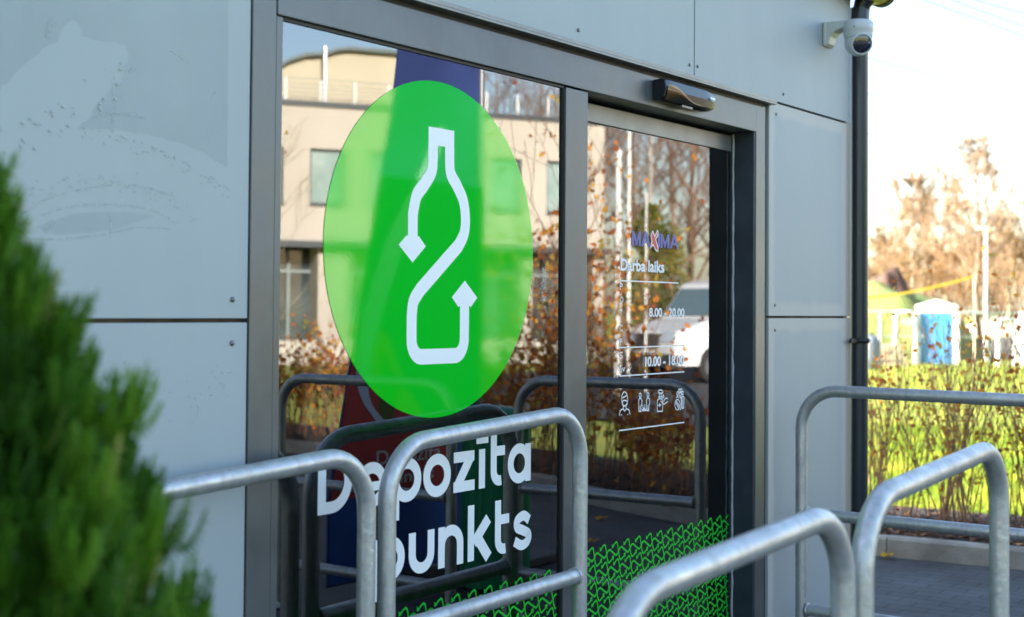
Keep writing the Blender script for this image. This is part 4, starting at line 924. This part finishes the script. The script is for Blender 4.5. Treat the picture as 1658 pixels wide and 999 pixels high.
# ------------------------------------------------------------------ van (seen mirrored)
BO = Vector((24.42, -10.55, 0)); BD = Vector((.943, .315, 0)).normalized(); BW = Vector((BD.y, -BD.x, 0))
van = thing('white_van', BO+BD*2.3+BW*.95, 'white van parked nose left, mirrored in the lower right of the sliding door', 'van')
W_ = 1.65
body = [(.10, .35), (.02, .55), (.0, .85), (.06, 1.02), (.75, 1.22), (1.02, 1.28), (1.55, 1.98), (1.85, 2.06), (4.75, 2.08), (4.85, 1.9), (4.88, .45), (4.5, .35), (4.42, .55), (4.2, .72), (3.9, .72), (3.68, .55), (3.6, .35), (1.42, .35), (1.34, .58), (1.12, .74), (.82, .74), (.60, .58), (.52, .35)]
m = MB(); secs = [(0, .96), (.05, .99), (.12, 1.0), (W_-.12, 1.0), (W_-.05, .99), (W_, .96)]
nb = len(body); vs = []
for d, k in secs:
    for a, b in body:
        tum = max(0, (b-1.2))*.16; dd = d if 0.1 < d < W_-.1 else d
        dd = (dd+tum*(1-dd/(W_/2))) if b > 1.2 else dd
        vs.append(tuple(BO+BD*(2.44+(a-2.44)*k)+BW*dd+Vector((0, 0, b))))
m.add(vs, [(i*nb+j, i*nb+(j+1) % nb, (i+1)*nb+(j+1) % nb, (i+1)*nb+j) for i in range(5) for j in range(nb)])
m.add(vs[:nb], [tuple(range(nb))]); m.add(vs[-nb:], [tuple(range(nb))[::-1]])
m.build('body', MT['vanw'], van, bevel=.02)
def vp(a, w_, z): tum = max(0, z-1.2)*.16; return tuple(BO+BD*a+BW*(w_+tum*(1-w_/(W_/2)))+Vector((0, 0, z)))
m = MB(); m.add([vp(1.06, .14, 1.315), vp(1.06, W_-.14, 1.315), vp(1.455, W_-.17, 1.87), vp(1.455, .17, 1.87)], [(0, 1, 2, 3)])
m.v = [tuple(Vector(p)+BD*-.03+Vector((0, 0, .02))) for p in m.v]; m.build('windscreen', MT['vang'], van)
for w_ in (-.012, W_+.012):
    m = MB(); m.add([vp(1.30, w_, 1.33), vp(2.35, w_, 1.33), vp(2.35, w_, 1.80), vp(1.66, w_, 1.80)], [(0, 1, 2, 3)]); m.build('side_window', MT['vang'], van)
for w_ in (.08, W_-.48):
    m = MB(); m.add([vp(-.015, w_, .82), vp(-.015, w_+.4, .82), vp(.04, w_+.4, 1.02), vp(.04, w_, 1.02)], [(0, 1, 2, 3)]); m.build('headlight', MT['lamp'], van)
m = MB(); m.obox(BO, BD, BW, -.04, .02, .5, W_-.5, .70, .98); m.obox(BO, BD, BW, -.03, .10, .1, W_-.1, .33, .58); m.build('grille', MT['plastic'], van)
for a in (.97, 4.05):
    for w_ in (.0, W_):
        c = BO+BD*a+BW*w_+Vector((0, 0, .34)); sg = -1 if w_ == 0 else 1
        m = MB(); m.lathe([(.2, -.20), (.32, -.19), (.34, -.15), (.34, -.03), (.32, .01), (.22, .012)], c, BW*sg, 28); wh = m.build('wheel', MT['tyre'], van)
        m = MB(); m.lathe([(.22, .0), (.20, -.03), (.06, .005), (0, .008)], c, BW*sg, 16); m.build('rim', MT['rim'], wh)
for w_ in (-.16, W_+.02):
    m = MB(); m.obox(BO, BD, BW, 1.32, 1.42, w_, w_+.14, 1.28, 1.50); m.build('mirror', MT['plastic'], van, bevel=.015)

# ------------------------------------------------------------------ things on the site, direct view
F2 = Vector((cos(TH), sin(TH), 0)); R2 = Vector((sin(TH), -cos(TH), 0))
p = Vector((49.14, 14.65, -.40)); q = p+Vector((.286, -.958, 0))*1.38; ax = (q-p).normalized(); ay = Vector((-ax.y, ax.x, 0)); ay = ay if ay.dot(F2) > 0 else -ay
pt = thing('portable_toilet', (p+q)/2, 'portable toilet cabin with a blue door and white gabled roof', 'toilet cabin'); W2 = (q-p).length
m = MB(); m.obox(p, ax, ay, 0, .14, 0, 1.2, 0, 1.98); m.obox(p, ax, ay, W2-.14, W2, 0, 1.2, 0, 1.98); m.obox(p, ax, ay, .142, W2-.142, .12, 1.2, 0, 1.98); m.obox(p, ax, ay, .142, W2-.142, .0, .11, 1.84, 1.98); m.build('cabin', MT['potw'], pt)
m = MB(); m.prism([(-.05, 1.982), (W2+.05, 1.982), (W2+.03, 2.08), (W2*.62, 2.26), (W2*.5, 2.30), (W2*.38, 2.26), (-.03, 2.08)], lambda a, b, d: tuple(p+ax*a+ay*d+Vector((0, 0, b))), -.06, 1.25); m.build('roof', MT['potw'], pt, bevel=.02)
m = MB(); m.obox(p, ax, ay, .145, W2-.145, .03, .10, .06, 1.835)
dr_ = m.build('door', MT['potb'], pt)
m = MB()
ring = [(W2*.5+.36*cos(radians(a)), 1.35+.30*sin(radians(a))) for a in range(0, 181, 15)] + [(W2*.5-.36, .3), (W2*.5+.36, .3)]
m.tube([p+ax*a-ay*(-.025)+Vector((0, 0, b)) for a, b in ring+[ring[0]]], .025, 6); m.build('door_moulding', MT['potb'], dr_)
m = MB(); m.obox(p, ax, ay, .2, .27, .0, .03, .95, 1.1); m.build('handle', MT['potw'], dr_)

def postframe(px0, px1, d, z0, z1, label, name='gate_frame', cat='frame', sign=None):
    a = dt(px0, d); b = dt(px1, d); base = hgt(a.x, a.y)-.03
    t = thing(name, (a+b)/2+Vector((0, 0, base)), label, cat)
    dirx = (b-a).normalized(); L = (b-a).length
    pts = [a+Vector((0, 0, base)), a+Vector((0, 0, z1-.2)), a+dirx*.06+Vector((0, 0, z1-.06)), a+dirx*.2+Vector((0, 0, z1)), b-dirx*.2+Vector((0, 0, z1)), b-dirx*.06+Vector((0, 0, z1-.06)), b+Vector((0, 0, z1-.2)), b+Vector((0, 0, base))]
    m = MB(); m.tube(pts, .075, 10); m.build('tube_frame', MT['rwhite'], t)
    if sign:
        m = MB(); m.obox(a, dirx, Vector((-dirx.y, dirx.x, 0)), L*sign[0], L*sign[1], -.03, .03, sign[2], sign[3]); m.build('board', MT['rwhite'], t)
    return t
postframe(1450, 1482, 50, 0, 1.45, 'white tube gate frame with a small board left of the toilet cabin', sign=(.28, .92, 1.0, 1.24))
postframe(1616, 1642, 48, 0, 1.22, 'white tube frame with a wide top board right of the toilet cabin', sign=(-.25, 1.15, 1.05, 1.30))
p = dt(1657, 47); t = thing('fence_post', (p.x, p.y, hgt(p.x, p.y)), 'single white post cut by the right edge', 'post')
m = MB(); m.tube([(p.x, p.y, -.4), (p.x, p.y, 1.4)], .07, 10); m.build('shaft', MT['rwhite'], t); m = MB(); m.lathe([(.07, 0), (.09, .02), (0, .08)], (p.x, p.y, 1.4)); m.build('cap', MT['rwhite'], t)
p = dt(1597, 55); t = thing('lamp_pole', (p.x, p.y, -.4), 'slender pale pole standing taller than the toilet cabin', 'pole')
m = MB(); m.tube([(p.x, p.y, -.4), (p.x, p.y, 4.7)], [.08, .05], 10); m.build('shaft', MT['rwhite'], t); m = MB(); m.obox((p.x, p.y, 0), R2, F2, -.35, .1, -.08, .08, 4.68, 4.78); m.build('lamp_head', MT['rwhite'], t)
# plank stack and tank
a = Vector((44.0, 15.1, -.42)); b = Vector((45.05, 13.45, -.42)); ax = (b-a).normalized(); ay = Vector((-ax.y, ax.x, 0)); ay = ay if ay.dot(F2) > 0 else -ay
for i, lab in enumerate(('bottom timber bundle of the pale stack beside the downpipe', 'middle timber bundle of the pale stack beside the downpipe', 'top timber bundle of the pale stack beside the downpipe')):
    t = thing('timber_bundle', a+Vector((0, 0, .27*i)), lab, 'timber', 'stacked timber bundles'); m = MB()
    for k in range(5): m.obox(a, ax, ay, -.02*i, 1.95-.1*i, k*.3, k*.3+.28, .27*i+.03, .27*i+.25)
    m.build('planks', MT['wood'], t); m = MB()
    for s_ in (.3, 1.4): m.obox(a, ax, ay, s_, s_+.08, 0, 1.5, .27*i, .27*i+.03)
    m.build('spacers', MT['bark'], t)
p = dt(1410, 42); t = thing('round_tank', (p.x, p.y, -.3), 'dark blue grey rounded tank half hidden behind the downpipe', 'tank')
m = MB(); m.lathe([(0, 1.05), (.12, 1.04), (.24, .95), (.30, .8), (.30, .3), (.24, .05), (0, 0)], (p.x, p.y, -.30), (0, 0, 1), 24); m.build('shell', MT['tank'], t); m = MB(); m.lathe([(0, 1.12), (.07, 1.12), (.07, 1.0), (0, 1.0)], (p.x, p.y, -.30), (0, 0, 1), 16); m.build('lid', MT['plastic'], t)
# earth mounds (terrain)
def moundmesh(name, c, rx, ry, h, mt, seed):
    m = MB(); n = 26; vs = []
    for j in range(n):
        for i in range(n):
            u_ = -1+2*i/(n-1); v_ = -1+2*j/(n-1); x = c.x+u_*rx*R2.x+v_*ry*F2.x; y = c.y+u_*rx*R2.y+v_*ry*F2.y; r_ = sqrt(u_*u_+v_*v_)
            z = -.75+h*max(0, 1-r_**2.2)*(1+.18*noise.noise(Vector((u_*3+seed, v_*3, 0))))+.12*noise.noise(Vector((x, y, seed))); vs.append((x, y, z))
    m.add(vs, [(j*n+i, j*n+i+1, (j+1)*n+i+1, (j+1)*n+i) for j in range(n-1) for i in range(n-1)], smooth=True)
    return m.build(name, mt, kind='structure')
moundmesh('mound', dt(1435, 60), 4.2, 5, 3.3, MT['mound'], 1); moundmesh('mound', dt(1436, 68), 2.2, 3.2, 4.0, MT['earth'], 3)
moundmesh('mound', dt(1640, 64), 4.2, 3, 1.9, MT['wood'], 8)
# site fence : wire rail on posts
t = thing('site_fence', dt(1500, 55)+Vector((0, 0, -.5)), 'thin pale fence rail running behind the toilet cabin', 'fence')
m = MB(); m.tube([dt(1380, 55)+Vector((0, 0, 1.46)), dt(1540, 55)+Vector((0, 0, 1.46)), dt(1700, 55)+Vector((0, 0, 1.40))], .045, 8); m.tube([dt(1380, 55)+Vector((0, 0, .5)), dt(1700, 55)+Vector((0, 0, .5))], .03, 8); m.build('rail', mat('pale green rail', (.5, .6, .52), .5), t)
for px in (1390, 1425, 1500, 1552, 1603, 1650, 1690):
    m = MB(); m.tube([dt(px, 55)+Vector((0, 0, -.45)), dt(px, 55)+Vector((0, 0, 1.48))], .04, 8); m.build('post', MT['rwhite'], t)
# barrier tape between two stakes
a = Vector((28.4, 9.25, 0)); b = Vector((30.1, 6.75, 0)); t = thing('barrier_tape', (a+b)/2, 'yellow tape strung high across the lawn', 'tape'); m = MB()
pts = [a.lerp(b, i/14)+Vector((0, 0, 1.66+.54*i/14-.10*sin(pi*i/14))) for i in range(15)]
vs = [];
for q in pts: vs += [tuple(q+Vector((0, 0, .022))), tuple(q-Vector((0, 0, .022)))]
vs2 = [(x+F2.x*.006, y+F2.y*.006, z) for x, y, z in vs]
m.add(vs+vs2, [(2*i, 2*i+1, 2*i+3, 2*i+2) for i in range(14)] + [(30+2*i, 30+2*i+2, 30+2*i+3, 30+2*i+1) for i in range(14)]); m.build('band', MT['tape'], t)
m = MB(); m.tube([(b.x, b.y, -.3), (b.x, b.y, 2.25)], .018, 8); m.tube([(a.x, a.y, -.3), (a.x, a.y, 1.72)], .018, 8); m.build('stakes', MT['wood'], t)
# parked car at the right edge
p = dt(1638, 31); z0 = hgt(p.x, p.y)-.75
cr = thing('parked_car', p+Vector((0, 0, -.2)), 'low grey car just above the top rail at the right edge', 'car')
prof = [(0, .25), (.02, .55), (.25, .72), (.9, .8), (1.5, 1.18), (2.9, 1.2), (3.6, .85), (4.1, .8), (4.2, .3)]
z0 = hgt(p.x, p.y)-1.0
m = MB(); m.prism(prof, lambda a, b, d: tuple(p+R2*a+F2*d+Vector((0, 0, z0+.0+b))), 0, 1.7); m.build('body', MT['carp'], cr, bevel=.04)
m = MB(); m.prism([(1.05, .86), (1.56, 1.13), (2.85, 1.14), (3.3, .88)], lambda a, b, d: tuple(p+R2*a+F2*d+Vector((0, 0, z0+b))), -.01, 1.71); m.build('side_window', MT['vang'], cr)
for a in (.8, 3.4):
    m = MB(); m.lathe([(0, -.1), (.28, -.1), (.3, 0), (.28, .05), (0, .05)], p+R2*a+Vector((0, 0, z0+.3)), F2, 20); m.build('wheel', MT['tyre'], cr)
# power lines
for i, (xa, ya, xb, yb) in enumerate(((1500, 0, 1700, 70), (1535, -4, 1720, 62), (1570, -4, 1740, 40), (1405, 92, 1700, 168), (1405, 150, 1720, 222), (1405, 215, 1720, 262))):
    d = 60; F_ = 2303
    def P3(px, py): 
        v = fw+rt*((px-829)/F_)-up*((py-441.7)/F_); return CAM+v*d
    A_, B_ = P3(xa, ya), P3(xb, yb); e0 = A_.lerp(B_, -.9); e1 = A_.lerp(B_, 2.2); m = MB()
    pts = [e0.lerp(e1, k/16)+Vector((0, 0, .25*((k/16-.5)**2)*4-.08)) for k in range(17)]
    m.tube(pts, .033, 5)
    tag(m.build('power_line', MT['wire']), ['highest faint power line at the upper right', 'second faint power line from the top right corner', 'short power line cutting the very top right corner', 'faint power line level with the security camera', 'faint power line below the camera, middle of the sky', 'lowest faint power line above the trees'][i], 'power line', 'overhead power lines')
# single leaves on the paving
for x, y, lab in ((8.01, .47, 'yellow fallen leaf on the pavers against the kerb'), (8.25, -2.35, 'small brown leaf on the pavers mirrored low in the sliding door'), (7.4, -1.9, 'orange leaf lying on open paving, mirrored under the barrier rail')):
    m = MB(); c = Vector((x, y, .0)); n = 14; out = []
    for i in range(n):
        a = 2*pi*i/n; r_ = .055*(1 if i % 2 == 0 else .62)*(1.15 if i < 3 else 1); out.append((x+cos(a)*r_, y+sin(a)*r_*.8, .012+.018*abs(sin(a*2))))
    m.add([(x, y, .016)]+out, [(0, 1+i, 1+(i+1) % n) for i in range(n)], R.random(), True)
    o = m.build('fallen_leaf', MT['yellowleaf'], loc=(x, y, 0), tint=True); tag(o, lab, 'leaf', 'single fallen leaves on the paving')
